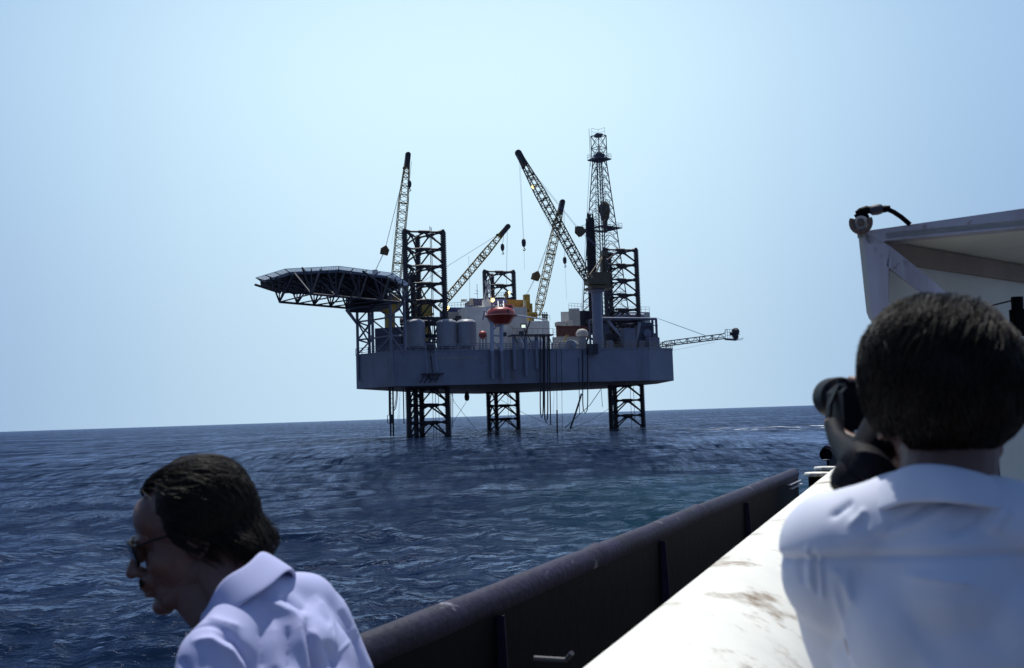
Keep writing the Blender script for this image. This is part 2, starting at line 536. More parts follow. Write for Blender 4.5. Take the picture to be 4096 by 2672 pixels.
# ------------------------------------------------------------------ the jack-up rig
ZB, ZT = 9.1, 15.2
rig = thing('oil_rig', (2, 210, ZB), 'grey jack-up drilling rig standing in the sea on three dark lattice legs', 'oil rig')
HP = [(-28.7, 182), (-21, 175), (25.9, 189), (31.2, 194), (30.8, 214), (22, 243), (2, 255), (-9, 254), (-19, 236)]
def hull_parts():
    b = MB()
    b.prism([(x, y, ZB) for x, y in HP], (0, 0, ZT - ZB))
    h = b.build('hull', M['hull'], rig)
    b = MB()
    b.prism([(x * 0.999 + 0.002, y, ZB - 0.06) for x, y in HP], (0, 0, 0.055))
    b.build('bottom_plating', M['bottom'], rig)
    # plate seams and rubbing strakes standing proud of the shell
    for px in range(1610, 2590, 74):
        s = MB()
        D = FD(px) - 0.02
        s.bar(V(px, 1470, D, ZB + 0.1), V(px, 1470, D, ZT - 0.05), 0.025)
        s.build('seam', M['hulltrim'], h)
    t = MB()
    n = len(HP)
    for i in range(n):
        a, c = Vector((*HP[i], 0)), Vector((*HP[(i + 1) % n], 0))
        t.bar(a + Z * (ZT + 0.06), c + Z * (ZT + 0.06), 0.14)
    t.build('gunwale', M['hulltrim'], h)
    # pipes standing off the face
    for px, y0, y1 in ((1497, 1480, 1480), (1570, 1480, 1480)):
        pass
    for px, za, zb in ((2058, 11.6, 17.6), (2104, 10.4, 17.6), (2148, 11.7, 17.6)):
        f = MB()
        D = FD(px) - 0.65
        f.bar(V(px, 1430, D, za), V(px, 1430, D, zb), 0.34, 8)
        f.bar(V(px, 1430, D + 0.65, za + 1), V(px, 1430, D, za + 1), 0.14)
        f.bar(V(px, 1430, D + 0.65, ZT - 0.6), V(px, 1430, D, ZT - 0.6), 0.14)
        f.build('fender_post', M['hulltrim'], rig)
    f = MB()
    a, c = V(2049, 1340, FD(2049) - 1.2, 17.7), V(2212, 1340, FD(2212) - 1.2, 17.7)
    f.prism([a, c, c + W * 3, a + W * 3], (0, 0, 0.28))
    for k in range(9):
        q = a.lerp(c, k / 8)
        f.bar(q, q + Z * 1.3, 0.03)
    f.bar(a + Z * 1.3, c + Z * 1.3, 0.035)
    for k in range(6):
        q = a.lerp(c, (k + 0.3) / 6)
        f.bar(q - Z * 0.02, q + U * (c - a).length / 12 - Z * 1.2 + W * 0.4, 0.08)
    f.build('hose_platform', M['dark'], rig)
    # ladder hung on the shell with a small landing
    l = MB()
    for px in (1701, 1740):
        l.bar(V(px, 1400, FD(px) - 0.5, ZT + 0.9), V(px + 8, 1400, FD(px) - 0.5, ZB + 2.2), 0.06)
    for k in range(14):
        zz = ZB + 2.4 + k * 0.46
        l.bar(V(1705, 1440, FD(1705) - 0.5, zz), V(1744, 1440, FD(1744) - 0.5, zz), 0.025)
    l.build('ladder', M['post'], rig)
    l = MB()
    a, c = V(1691, 1510, FD(1691) - 1.3, ZB + 1.95), V(1778, 1510, FD(1778) - 1.3, ZB + 1.95)
    l.prism([a, c, c + W * 1.3, a + W * 1.3], (0, 0, 0.16))
    for k in (0.1, 0.3, 0.55, 0.8):
        q = a.lerp(c, k)
        l.bar(q, q - Z * 1.5 + W * 1.2 - U * 0.7, 0.07)
    l.ubox(a.lerp(c, 0.5) + W * 0.6 - Z * 0.9, 1.3, 0.8, 0.9)
    l.build('landing', M['dark'], rig)
    l = MB()
    l.bar(V(1723, 1410, FD(1723) - 0.7, ZT - 0.9), V(1731, 1500, FD(1723) - 0.7, ZB + 2.2), 0.16, 6, 0.12)
    l.bar(V(1723, 1410, FD(1723) - 0.7, ZT + 0.7), V(1723, 1410, FD(1723) - 0.7, ZT - 0.9), 0.06)
    l.ubox(V(1724, 1410, FD(1723) - 0.8, ZT + 0.2), 1.3, 0.8, 0.8)
    l.build('winch', M['dark'], rig)
    l = MB()
    for px in (2043, 2053):
        l.bar(V(px, 1440, FD(px) - 0.15, ZT + 1), V(px, 1440, FD(px) - 0.15, ZB + 0.5), 0.03)
    for k in range(22):
        zz = ZB + 0.7 + k * 0.3
        l.bar(V(2043, 1440, FD(2043) - 0.15, zz), V(2053, 1440, FD(2053) - 0.15, zz), 0.02)
    l.build('ladder', M['rail'], rig)
    b = MB()
    b.ubox(V(2370, 1410, FD(2370) - 0.7, ZT - 1.0), 1.9, 1.2, 1.9)
    for k in range(4):
        b.bar(V(2355 + k * 10, 1410, FD(2370) - 1.3, ZT - 1), V(2355 + k * 10, 1410, FD(2370) - 1.3, ZT + 1.2), 0.05)
    b.build('valve_box', M['dark'], rig)
    # guard rail
    r = MB()
    def railing(mb, a, c, hgt, rr, npost, nr=3, below=0.0):
        for k in range(npost + 1):
            q = a.lerp(c, k / npost)
            mb.bar(q - Z * below, q + Z * hgt, rr * 1.3)
        for k in range(nr):
            mb.bar(a + Z * hgt * (k + 1) / nr, c + Z * hgt * (k + 1) / nr, rr)
    pts = [Vector((x, y, ZT)) for x, y in HP]
    mid = pts[1].lerp(pts[2], 0.665)
    railing(r, pts[0], pts[1], 1.25, 0.06, 6)
    railing(r, pts[1] - W * 0.05, mid - W * 0.05, 1.25, 0.075, 22, 4, 0.5)
    r.build('guard_rail', M['hulltrim'], rig)
    r = MB()
    railing(r, mid, pts[2], 1.25, 0.04, 14, 3, 0.4)
    railing(r, pts[2], pts[3], 1.25, 0.04, 4, 3, 0.4)
    railing(r, pts[3], pts[4], 1.25, 0.04, 10, 3)
    r.build('guard_rail', M['rail'], rig)
    # rust runs and a pale scuff on the shell
    def run_mat(name, col, amt):
        m = bpy.data.materials.new(name)
        m.use_nodes = True
        t_ = m.node_tree
        b_ = t_.nodes['Principled BSDF']
        b_.inputs['Base Color'].default_value = col + (1,)
        b_.inputs['Roughness'].default_value = 0.8
        tc = t_.nodes.new('ShaderNodeTexCoord')
        mp = t_.nodes.new('ShaderNodeMapping')
        mp.inputs['Scale'].default_value = (3.0, 3.0, 0.35)
        n_ = t_.nodes.new('ShaderNodeTexNoise')
        n_.inputs['Detail'].default_value = 7
        r_ = t_.nodes.new('ShaderNodeMapRange')
        r_.inputs['From Min'].default_value = 0.42
        r_.inputs['From Max'].default_value = 0.68
        r_.inputs['To Max'].default_value = amt
        t_.links.new(tc.outputs['Object'], mp.inputs[0])
        t_.links.new(mp.outputs[0], n_.inputs['Vector'])
        t_.links.new(n_.outputs['Fac'], r_.inputs['Value'])
        t_.links.new(r_.outputs['Result'], b_.inputs['Alpha'])
        return m
    rm, wm_, dm = run_mat('rust run', (0.10, 0.035, 0.025), 0.75), run_mat('pale scuff', (0.45, 0.46, 0.5), 0.55), run_mat('dark run', (0.05, 0.045, 0.06), 0.6)
    for k_, (x0, x1, x2, y0, y1, m_) in enumerate(((2466, 2462, 2502, 1452, 1534, rm), (1588, 1582, 1600, 1410, 1480, wm_), (1615, 1612, 1624, 1405, 1450, wm_), (2352, 2348, 2388, 1432, 1530, dm), (2410, 2406, 2420, 1410, 1500, rm), (2588, 2584, 2598, 1412, 1520, dm), (1700, 1692, 1712, 1412, 1535, dm), (1880, 1874, 1890, 1408, 1520, dm), (2010, 2004, 2022, 1405, 1530, dm), (2250, 2244, 2262, 1408, 1500, dm), (2300, 2294, 2310, 1420, 1530, rm), (1962, 1958, 1976, 1440, 1532, rm), (2530, 2524, 2540, 1420, 1500, dm))):
        st = MB()
        a_, b_, c_, d_ = (P(x, y, FD(x) - 0.03) for x, y in ((x0, y0), (x0 + 5, y0), (x2, y1), (x1, y1)))
        st.add([a_, b_, c_, d_], [(0, 1, 2, 3)])
        st.build('stain', m_, h)
    # ship's name
    cu = bpy.data.curves.new('lettering', 'FONT')
    cu.body = 'GLOMAR HIGH ISLAND VIII'
    cu.size = 0.78
    cu.extrude = 0.006
    to = bpy.data.objects.new('tmp', cu)
    COL.objects.link(to)
    me = bpy.data.meshes.new_from_object(to.evaluated_get(bpy.context.evaluated_depsgraph_get()))
    bpy.data.objects.remove(to)
    xs = [v.co.x for v in me.vertices]
    wid = max(xs) - min(xs)
    a = V(1748, 1434, FD(1748) - 0.05, 0)
    e = V(1912, 1434, FD(1912) - 0.05, 0)
    k = (e - a).length / wid
    zb = P(1830, 1436, FD(1830)).z
    for v in me.vertices:
        q = a + U * ((v.co.x - min(xs)) * k) + Z * (zb + v.co.y * 0.85) - W * v.co.z
        v.co = q - rig.location
    o = bpy.data.objects.new('lettering', me)
    COL.objects.link(o)
    me.materials.clear()
    me.materials.append(M['letter'])
    o.parent = h
    o.location = (0, 0, 0)
hull_parts()

LEG_S = 7.38
def make_leg(px, D, bays_top, extra):
    c = V(px, 1340, D, 0)
    A, B, Cc = c - U * LEG_S / 2, c + U * LEG_S / 2, c + W * LEG_S * 0.866
    top, bot, bay = 38.6, -7.0, 3.26
    br = MB()
    zt = top - 0.25
    k = 0
    chords = (A, B, Cc)
    while zt > -3:
        for p, q in ((A, B), (B, Cc), (Cc, A)):
            p1, q1 = p + Z * zt, q + Z * zt
            m1 = p1.lerp(q1, 0.5)
            br.bar(p1, q1, 0.19, 6)
            br.bar(p1.lerp(q1, 0.36), p1.lerp(q1, 0.64), 0.32, 6)
            for e in (p, q):
                ft = e + Z * (zt - bay + 0.55)
                d = (ft - m1)
                br.bar(m1, ft, 0.165, 6)
                br.bar(m1, m1 + d * 0.22, 0.34, 6, 0.165)
                br.bar(ft - d * 0.2, ft, 0.165, 6, 0.42)
                e1 = p1 if e is p else q1
                o1 = q1 if e is p else p1
                br.bar(e1 + (o1 - e1) * 0.05, e1 + (o1 - e1) * 0.16, 0.46, 6, 0.19)
        zt -= bay
    lg = br.build('leg', M['leg'], rig)
    for e in chords:
        ch = MB()
        ch.bar(e + Z * bot, e + Z * top, 0.45, 8)
        ch.bar(e + Z * (top - 0.1), e + Z * (top + 0.25), 0.3, 8)
        ch.build('chord', M['leg'], lg)
    for k_, (fu, fw, zt_, zb_) in enumerate(((0.18, 0.1, 39.6, ZT), (0.22, 0.12, 39.4, ZT), (0.16, 0.2, ZB, -4), (0.24, 0.25, ZB, -3), (0.30, 0.15, ZB, 1.2), (-0.2, 0.4, ZB, -2))):
        if not extra and k_ not in (3, 4): continue
        rs = MB()
        q = c + U * LEG_S * fu + W * LEG_S * fw
        rs.bar(q + Z * zb_, q + Z * zt_, 0.07 if k_ < 2 else 0.05, 5)
        rs.build('riser', M['leg'], lg)
    for e in chords:
        rk = MB()
        for d in (U, -U):
            n = int((top - bot) / 0.34)
            for i in range(n):
                zz = bot + i * 0.34
                rk.box(e + d * 0.46 + Z * zz, d * 0.11, W * 0.09, Z * 0.09)
            rk.box(e + d * 0.36 + Z * (top + bot) / 2, d * 0.07, W * 0.1, Z * (top - bot) / 2 - Z * 0.2)
        rk.build('rack', M['leg'], lg)
    # jacking guides where the leg passes through the hull
    for e in chords:
        gd = MB()
        gd.ubox(e + Z * (ZT + 0.01), 1.9, 1.9, 2.2)
        gd.build('jack_house', M['dark'], rig)
make_leg(1706, 185.5, 8, True)
make_leg(2495, 214.0, 8, False)
make_leg(2004, 241.0, 8, False)

# raw water tower beside the left leg
b = MB()
c = V(1656, 1340, 189, 0)
b.bar(c - Z * 6, c + Z * (P(1656, 1090, 189).z), 0.50, 8)
b.ubox(c + Z * 29.5, 1.3, 1.3, 1.2)
for k in range(24):
    b.bar(c - U * 0.8 + Z * (k * 1.3), c + U * 0.8 + Z * (k * 1.3), 0.07)
b.build('water_tower', M['leg'], rig)

# leg well structures, pipe racks, deck machinery
def clutter():
    b = MB()
    # dark deck house behind the helideck tower
    b.prism([V(1500, 1350, 188, ZT), V(1618, 1350, 186, ZT), V(1618, 1350, 198, ZT), V(1500, 1350, 199, ZT)], (0, 0, 5.4))
    b.build('engine_house', M['frame'], rig)
    r = MB()
    for dz, dd in ((0, 0), (0.55, 2.5), (-0.5, 1.2), (0.2, 4)):
        r.bar(V(1600, 1262, 181 + dd, 21.2 + dz), V(1842, 1262, 187 + dd, 21.2 + dz), 0.24, 6)
    for px in (1608, 1655, 1716, 1738, 1835):
        r.bar(V(px, 1340, FD(px) + 7, ZT), V(px, 1340, FD(px) + 7, 21.5), 0.2)
    for a, e in ((1716, 1755), (1738, 1716), (1600, 1655), (1790, 1835)):
        r.bar(V(a, 1340, FD(a) + 7, ZT + 0.5), V(e, 1300, FD(e) + 7, 21), 0.18)
    for k in range(26):
        px = 1690 + random.random() * 150
        zz = 21.2 + random.random() * 0.9
        r.ubox(V(px, 1262, 184 + random.random() * 6, zz), 0.5 + random.random(), 0.5, 0.3 + random.random() * 0.4)
    r.build('pipe_rack', M['dark'], rig)
    g = MB()
    for k in range(34):
        px = 1600 + random.random() * 260
        D = FD(px) + 9 + random.random() * 8
        hgt = 0.8 + random.random() * 2.0
        g = MB()
        g.ubox(V(px, 1300, D, ZT), 0.6 + random.random() * 1.6, 1 + random.random(), hgt)
        g.build('deck_machine', M['frame'] if k % 3 else M['tank'], rig)
    for k in range(26):
        px = 2400 + random.random() * 215
        D = FD(px) + 3 + random.random() * 14
        g = MB()
        g.ubox(V(px, 1300, D, ZT), 0.6 + random.random() * 1.8, 1 + random.random(), 0.8 + random.random() * 3.4)
        g.build('deck_machine', M['frame'] if k % 4 else M['dark'], rig)
    g = MB()
    for k in range(12):
        px = 2205 + random.random() * 90
        D = FD(px) + 2 + random.random() * 5
        g = MB()
        g.ubox(V(px, 1300, D, ZT), 0.6 + random.random() * 1.4, 1, 0.5 + random.random() * 1.2)
        g.build('pump', M['cream'], rig)
    g = MB()
    for k in range(7):
        px = 2210 + k * 12
        D = FD(px) + 2
        g.bar(V(px, 1390, D, ZT), V(px + 18, 1360, D, ZT + 1.8), 0.09, 6)
    g.build('pipe_ramp', M['cream'], rig)
clutter()

# hoses, cables and piles that hang below the hull
def hang(name, label, pts, r, m, cat, group):
    b = MB()
    b.tube(pts, r, 6)
    tag(b.build(name, m, loc=pts[0]), label, cat, group)
def ucurve(x0, x1, ytop, ybot, D, n=22):
    pts = []
    for i in range(n + 1):
        t = i / n
        if t < 0.42: x, y = x0, ytop + (ybot - 40 - ytop) * t / 0.42
        elif t > 0.58: x, y = x1, ytop + (ybot - 40 - ytop) * (1 - t) / 0.42
        else:
            a = PI * (t - 0.42) / 0.16
            x = (x0 + x1) / 2 - (x1 - x0) / 2 * math.cos(a)
            y = ybot - 40 + 40 * math.sin(a)
        pts.append(P(x, y, D))
    return pts
gh = 'black hoses looped down from the hose platform'
hang('rubber_hose', 'black hose in the tight leftmost loop below the hose platform', ucurve(2161, 2173, 1338, 1672, FD(2165) - 1.3), 0.11, M['hose'], 'hose', gh)
hang('rubber_hose', 'black hose in the lowest, middle loop below the hose platform', ucurve(2178, 2191, 1338, 1690, FD(2180) - 1.5), 0.12, M['hose'], 'hose', gh)
hang('rubber_hose', 'single straight black hose at the right end of the hose platform', [P(2196, 1338, FD(2196) - 1.4), P(2199, 1500, FD(2196) - 1.4), P(2203, 1700, FD(2196) - 1.4)], 0.11, M['hose'], 'hose', gh)
hang('rubber_hose', 'black hose with a wide open loop between the middle and right legs', ucurve(2331, 2351, 1400, 1654, FD(2340) - 0.4), 0.10, M['hose'], 'hose', gh)
hang('mooring_rope', 'thick black rope slanting down left into the sea before the right leg', [P(2326, 1575, FD(2326) - 0.4), P(2316, 1610, FD(2326) - 0.8), P(2300, 1660, FD(2320) - 2), P(2282, 1712, FD(2300) - 4)], 0.17, M['hose'], 'rope', 'ropes and cables under the rig')
hang('mooring_rope', 'rope tied between the hull and the sea left of the right leg, thin and slanted', [P(2405, 1555, FD(2400)), P(2360, 1620, FD(2390) - 1), P(2260, 1712, FD(2380) - 3)], 0.06, M['hose'], 'rope', 'ropes and cables under the rig')
hang('suction_cable', 'vertical cable with a dark weight at its lower end, right of the hoses', [P(2226, 1400, FD(2226) - 0.3), P(2228, 1640, FD(2226) - 0.3)], 0.05, M['hose'], 'cable', 'ropes and cables under the rig')
hang('pile_weight', 'dark slim weight hanging at the waterline on the cable right of the hoses', [P(2228, 1640, FD(2226) - 0.3), P(2229, 1735, FD(2226) - 0.3)], 0.14, M['hose'], 'weight', None)
hang('suction_cable', 'thin cable falling from the hull to the sea, halfway to the right leg', [P(2246, 1400, FD(2246) - 0.2), P(2249, 1720, FD(2246) - 0.2)], 0.035, M['hose'], 'cable', 'ropes and cables under the rig')
hang('suction_cable', 'short dark cable just right of the wide hose loop', [P(2405, 1560, FD(2405) + 4), P(2410, 1628, FD(2405) + 4)], 0.05, M['hose'], 'cable', 'ropes and cables under the rig')
hang('suction_cable', 'straight cable hanging at the left of the wide hose loop', [P(2315, 1430, FD(2315) - 0.3), P(2318, 1655, FD(2315) - 0.3)], 0.06, M['hose'], 'cable', 'ropes and cables under the rig')
hang('guy_wire', 'thin guy wire crossing from the left leg down towards the middle leg', [P(1806, 1570, 190), P(1815, 1605, 190), P(1905, 1720, 200)], 0.04, M['hose'], 'wire', 'guy wires between the legs')
hang('guy_wire', 'thin guy wire running down left from the hanging block', [P(1866, 1606, 192), P(1812, 1690, 190)], 0.04, M['hose'], 'wire', 'guy wires between the legs')
hang('guy_wire', 'thin guy wire running down right from the middle leg', [P(2004, 1600, 240), P(2100, 1655, 225), P(2230, 1712, 205)], 0.04, M['hose'], 'wire', 'guy wires between the legs')
hang('guy_wire', 'thin guy wire running down left from the right leg', [P(2434, 1636, 214), P(2355, 1685, 205), P(2260, 1725, 195)], 0.04, M['hose'], 'wire', 'guy wires between the legs')
hang('discharge_pipe', 'straight dark pipe hanging just left of the left leg', [P(1613, 1555, 180), P(1616, 1696, 180)], 0.10, M['hose'], 'pipe', None)
hang('rubber_hose', 'thin black hose looped down beside the right side of the left leg', ucurve(1804, 1811, 1570, 1718, 186), 0.06, M['hose'], 'hose', None)
t = thing('hanging_block', P(1868, 1565, 192), 'dark pulley block hanging under the hull between the left and middle legs', 'pulley block')
b = MB()
b.lathe(P(1868, 1604, 192), [(0.1, 0), (0.42, 0.2), (0.5, 0.9), (0.35, 1.5), (0.12, 1.8)], 8)
b.build('block', M['hose'], t)
b = MB()
b.bar(P(1865, 1560, 192), P(1867, 1572, 192), 0.05)
b.bar(P(1872, 1560, 192), P(1870, 1572, 192), 0.05)
b.build('sling', M['hose'], t)
t = thing('caisson_pump', P(1566, 1735, 178), 'dark caisson pipes with ladder and pump box at the left under the hull', 'caisson')
b = MB()
for px in (1561, 1572):
    b.bar(P(px, 1560, 178) + Z * 0.8, P(px + 2, 1745, 178), 0.16, 6)
for k in range(9):
    b.bar(P(1561, 1575 + k * 19, 178), P(1573, 1575 + k * 19, 178), 0.06)
b.build('pipe', M['hose'], t)
b = MB()
b.bar(P(1556, 1560, 178) + Z * 0.8, P(1557, 1660, 178), 0.09, 6)
b.build('riser', M['hose'], t)
b = MB()
b.box(P(1566, 1676, 178), U * 0.36, W * 0.3, Z * 0.85)
b.tube([P(1557, 1660, 178), P(1550, 1662, 178), P(1550, 1690, 178), P(1558, 1694, 178)], 0.07)
b.build('pump_box', M['hose'], t)
b = MB()
b.tube([P(1590, 1562, 178), P(1588, 1600, 178), P(1583, 1632, 178), P(1574, 1644, 178)], 0.08)
b.tube([P(1586, 1562, 178), P(1584, 1595, 178), P(1579, 1626, 178), P(1572, 1640, 178)], 0.06)
b.build('hose', M['hose'], t)

def water_jet(name, label, px0, y0, px1, y1, D, w0, w1):
    m = bpy.data.materials.new('falling water')
    m.use_nodes = True
    tt = m.node_tree
    bb = tt.nodes['Principled BSDF']
    bb.inputs['Base Color'].default_value = (0.8, 0.85, 0.9, 1)
    tc = tt.nodes.new('ShaderNodeTexCoord')
    mp = tt.nodes.new('ShaderNodeMapping')
    mp.inputs['Scale'].default_value = (7, 7, 0.8)
    nz = tt.nodes.new('ShaderNodeTexNoise')
    nz.inputs['Detail'].default_value = 6
    r = tt.nodes.new('ShaderNodeMapRange')
    r.inputs['From Min'].default_value = 0.42
    r.inputs['From Max'].default_value = 0.75
    r.inputs['To Max'].default_value = 0.45
    tt.links.new(tc.outputs['Object'], mp.inputs[0])
    tt.links.new(mp.outputs[0], nz.inputs['Vector'])
    tt.links.new(nz.outputs['Fac'], r.inputs['Value'])
    tt.links.new(r.outputs['Result'], bb.inputs['Alpha'])
    b = MB()
    n = 12
    b.tube([P(px0 + (px1 - px0) * i / n, y0 + (y1 - y0) * i / n, D) for i in range(n + 1)], 1.0, 10, [w0 + (w1 - w0) * (i / n) ** 2 for i in range(n + 1)])
    o = b.build(name, m, loc=P(px1, y1, D), smooth=True)
    tag(o, label, 'water jet', 'water jets under the hull')
water_jet('water_jet', 'white stream of water falling beside the caisson at the left leg', 1600, 1562, 1592, 1738, 179, 0.12, 0.45)
water_jet('water_jet', 'faint stream of water falling right of the black hoses', 2216, 1560, 2212, 1712, 182, 0.1, 0.3)

# ------------------------------------------------------------------ helideck
def helideck():
    ZD = 26.9
    t = thing('helideck', (-33, 182, ZB), 'octagonal helicopter deck on a truss over the rig\'s left corner', 'helideck')
    px = [(1064, 1124), (1162, 1093), (1353, 1083), (1541, 1108), (1603, 1147), (1500, 1186), (1247, 1174), (1112, 1158)]
    pts = [PZ(x, y, ZD) for x, y in px]
    c = sum(pts, Vector()) / 8
    b = MB()
    b.prism([p.lerp(c, 0.01) for p in pts], (0, 0, 0.22))
    b.build('deck', M['deckgreen'], t)
    b = MB()
    for i in range(8):
        p, q = pts[i], pts[(i + 1) % 8]
        b.bar(p - Z * 0.02, q - Z * 0.02, 0.30)
    b.build('edge_beam', M['frame'], t)
    b = MB()
    d1 = (pts[2] - pts[1]).normalized()
    d2 = Vector((-d1.y, d1.x, 0))
    for k in range(-6, 7):
        for d, e in ((d1, d2), (d2, d1)):
            m = c + e * k * 1.9
            hw = 12.5 * math.sqrt(max(0.05, 1 - (k * 1.9 / 13.2) ** 2)) * 0.93
            b.bar(m - d * hw - Z * 0.28, m + d * hw - Z * 0.28, 0.22)
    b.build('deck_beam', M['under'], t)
    # net outriggers and net
    s = MB()
    nt_ = MB()
    for i in range(8):
        p, q = pts[i], pts[(i + 1) % 8]
        o1 = ((p - c).normalized() * 1.75)
        o2 = ((q - c).normalized() * 1.75)
        n = max(2, round((q - p).length / 3.0))
        for k in range(n + (1 if i == 7 else 0)):
            f = k / n
            a = p.lerp(q, f)
            o = o1.lerp(o2, f)
            s.bar(a - o * 0.05, a + o + Z * 0.42, 0.075, 4)
        m = int((q - p).length / 0.26)
        for k in range(m + 1):
            f = k / m
            a = p.lerp(q, f)
            o = o1.lerp(o2, f)
            nt_.bar(a + Z * 0.06, a + o + Z * 0.46, 0.028, 3)
        for k in range(9):
            f = k / 8
            nt_.bar(p + o1 * f + Z * (0.06 + 0.4 * f), q + o2 * f + Z * (0.06 + 0.4 * f), 0.028 if k < 8 else 0.05, 3)
    s.build('net_outrigger', M['dark'], t)
    nt_.build('safety_net', M['net'], t)
    # space truss
    zb = 22.6
    tr = MB()
    A0, A1 = PZ(1118, 1208, zb), PZ(1386, 1232, zb)
    dirv = (A1 - A0)
    B0, B1 = PZ(1247, 1176, zb), PZ(1612, 1210, zb)
    rows = [[A0.lerp(A1, k / 4).lerp(B0.lerp(B1, k / 4), o) for k in range(5)] for o in (0.0, 1.0)]
    far = PZ(1300, 1195, zb)
    def up(p, ox, oy): return Vector((p.x + ox, p.y + oy, ZD - 0.4))
    dn = dirv.normalized()
    for row in rows:
        for k in range(4):
            tr.bar(row[k], row[k + 1], 0.19, 6)
        for k in range(5):
            for f in (-0.5, 0.5):
                q = row[k] + dn * (dirv.length / 4 * f)
                q.z = ZD - 0.4
                tr.bar(row[k], q, 0.15, 6)
            q = row[k].copy(); q.z = ZD - 0.4
            tr.bar(row[k], q, 0.10, 6)
    for i in range(1):
        for k in range(5):
            tr.bar(rows[i][k], rows[i + 1][k], 0.11, 6)
            m = rows[i][k].lerp(rows[i + 1][k], 0.5); m.z = ZD - 0.4
            tr.bar(rows[i][k], m, 0.13, 6)
            tr.bar(rows[i + 1][k], m, 0.13, 6)
    # struts fanning from the tower up to the near deck edge
    for (xa, ya, Da), (xb, yb) in (((1620, 1205, 176), (1452, 1085)), ((1532, 1190, 178), (1400, 1095)), ((1532, 1190, 178), (1560, 1118)), ((1390, 1238, 182), (1440, 1110)), ((1250, 1172, 190), (1205, 1105)), ((1250, 1172, 190), (1270, 1100)), ((1322, 1190, 188), (1375, 1098)), ((1395, 1185, 188), (1450, 1105)), ((1190, 1165, 190), (1120, 1120))):
        tr.bar(P(xa, ya, Da), PZ(xb, yb, ZD - 0.45), 0.17, 6)
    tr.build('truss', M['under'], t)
    # tower on the hull corner
    tw = MB()
    posts = [(1431, 181.4, 10.6, 24.2), (1492, 179.0, 11.3, 24.2), (1564, 174.6, 11.8, 27.6), (1620, 175.6, ZT, 26.0), (1478, 190.5, ZT, 24.2)]
    def tp(i, z): 
        x, D, a, c_ = posts[i]
        return V(x, 1380, D, z)
    for i, (x, D, a, c_) in enumerate(posts):
        tw.bar(tp(i, a), tp(i, c_), 0.27, 8)
    lv = [ZT + 0.3, 18.6, 21.8, 25.2]
    for i, j in ((0, 1), (1, 2), (2, 3), (0, 4), (4, 1)):
        for z in (18.0, 21.3, 23.9):
            tw.bar(tp(i, z), tp(j, z), 0.16, 6)
    for i, j, a, c_ in ((0, 1, 15.4, 18), (1, 0, 18, 21.3), (0, 1, 18, 21.3), (0, 1, 21.3, 23.9), (2, 1, 18, 14.6), (1, 2, 21.3, 18.2), (2, 1, 21.3, 23.9), (3, 2, 18.0, 21.3), (2, 3, 18, 14.6), (2, 3, 21.3, 23.9), (3, 2, 21.3, 25.8), (4, 0, 21.3, 18), (4, 0, 18, 21.3), (4, 1, 21.3, 23.9)):
        tw.bar(tp(i, a), tp(j, c_), 0.15, 6)
    tw.bar(tp(0, 20.9), A1, 0.24, 6)
    tw.bar(tp(0, 20.7), P(1382, 1240, 181), 0.12, 6)
    tw.bar(tp(1, 23.9), A1, 0.2, 6)
    tw.bar(B1, tp(3, 24.2), 0.2, 6)
    tw.bar(B1, tp(2, 21.3), 0.2, 6)
    tw.bar(P(1618, 1203, 176), P(1545, 1110, 176), 0.2, 6)
    tw.build('support_tower', M['hulltrim'], t)
    # dark gallery under the deck with stair
    g = MB()
    g.prism([P(1385, 1243, 182), P(1400, 1250, 178), P(1480, 1252, 178), P(1560, 1232, 182), P(1550, 1222, 194), P(1420, 1228, 194)], (0, 0, 1.0))
    g.ubox(P(1430, 1236, 186), 4.0, 3.0, 2.6)
    g.ubox(P(1500, 1232, 186), 4.5, 3.0, 3.2)
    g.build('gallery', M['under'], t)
    st = MB()
    for k in range(12):
        a, e = P(1590 + k * 3.2, 1140 + k * 5.6, 183), P(1606 + k * 3.2, 1137 + k * 5.6, 183)
        st.bar(a, e, 0.06)
    st.bar(P(1588, 1136, 183), P(1628, 1206, 183), 0.08)
    st.bar(P(1604, 1134, 183), P(1644, 1204, 183), 0.08)
    for k in range(10):
        a = P(1560 + k * 9, 1128 + k * 2.5, 185)
        st.bar(a, a + Z * 1.2, 0.04)
    st.bar(P(1560, 1128, 185) + Z * 1.2, P(1641, 1151, 185) + Z * 1.2, 0.04)
    st.build('stair', M['frame'], t)
helideck()

# ------------------------------------------------------------------ cranes
def lattice(mb, F, T, wb, wm, wt, side, n, rc=0.07, rd=0.04, t0=0.12, t1=0.72, aspect=1.0):
    ax = (T - F).normalized()
    s = (side - ax * side.dot(ax)).normalized()
    u = ax.cross(s)
    def wd(t):
        if t < t0: return wb + (wm - wb) * t / t0
        if t > t1: return wm + (wt - wm) * (t - t1) / (1 - t1)
        return wm
    def corner(t, i):
        q = F.lerp(T, t)
        a = wd(t) / 2
        sx, sy = ((1, 1), (1, -1), (-1, -1), (-1, 1))[i]
        return q + s * (a * sx * aspect) + u * (a * sy)
    for i in range(4):
        for a, b in ((0, t0), (t0, t1), (t1, 1)):
            mb.bar(corner(a, i), corner(b, i), rc, 4)
    for k in range(n):
        a, b = k / n, (k + 1) / n
        for i in range(4):
            j = (i + 1) % 4
            if (k + i) % 2: mb.bar(corner(a, i), corner(b, j), rd, 4)
            else: mb.bar(corner(a, j), corner(b, i), rd, 4)
            if k % 2 == 0: mb.bar(corner(a, i), corner(a, j), rd, 4)
            if k % 7 == 3: mb.bar(corner(a, i), corner(a, j), rd * 2.2, 4)
    return ax, s, u

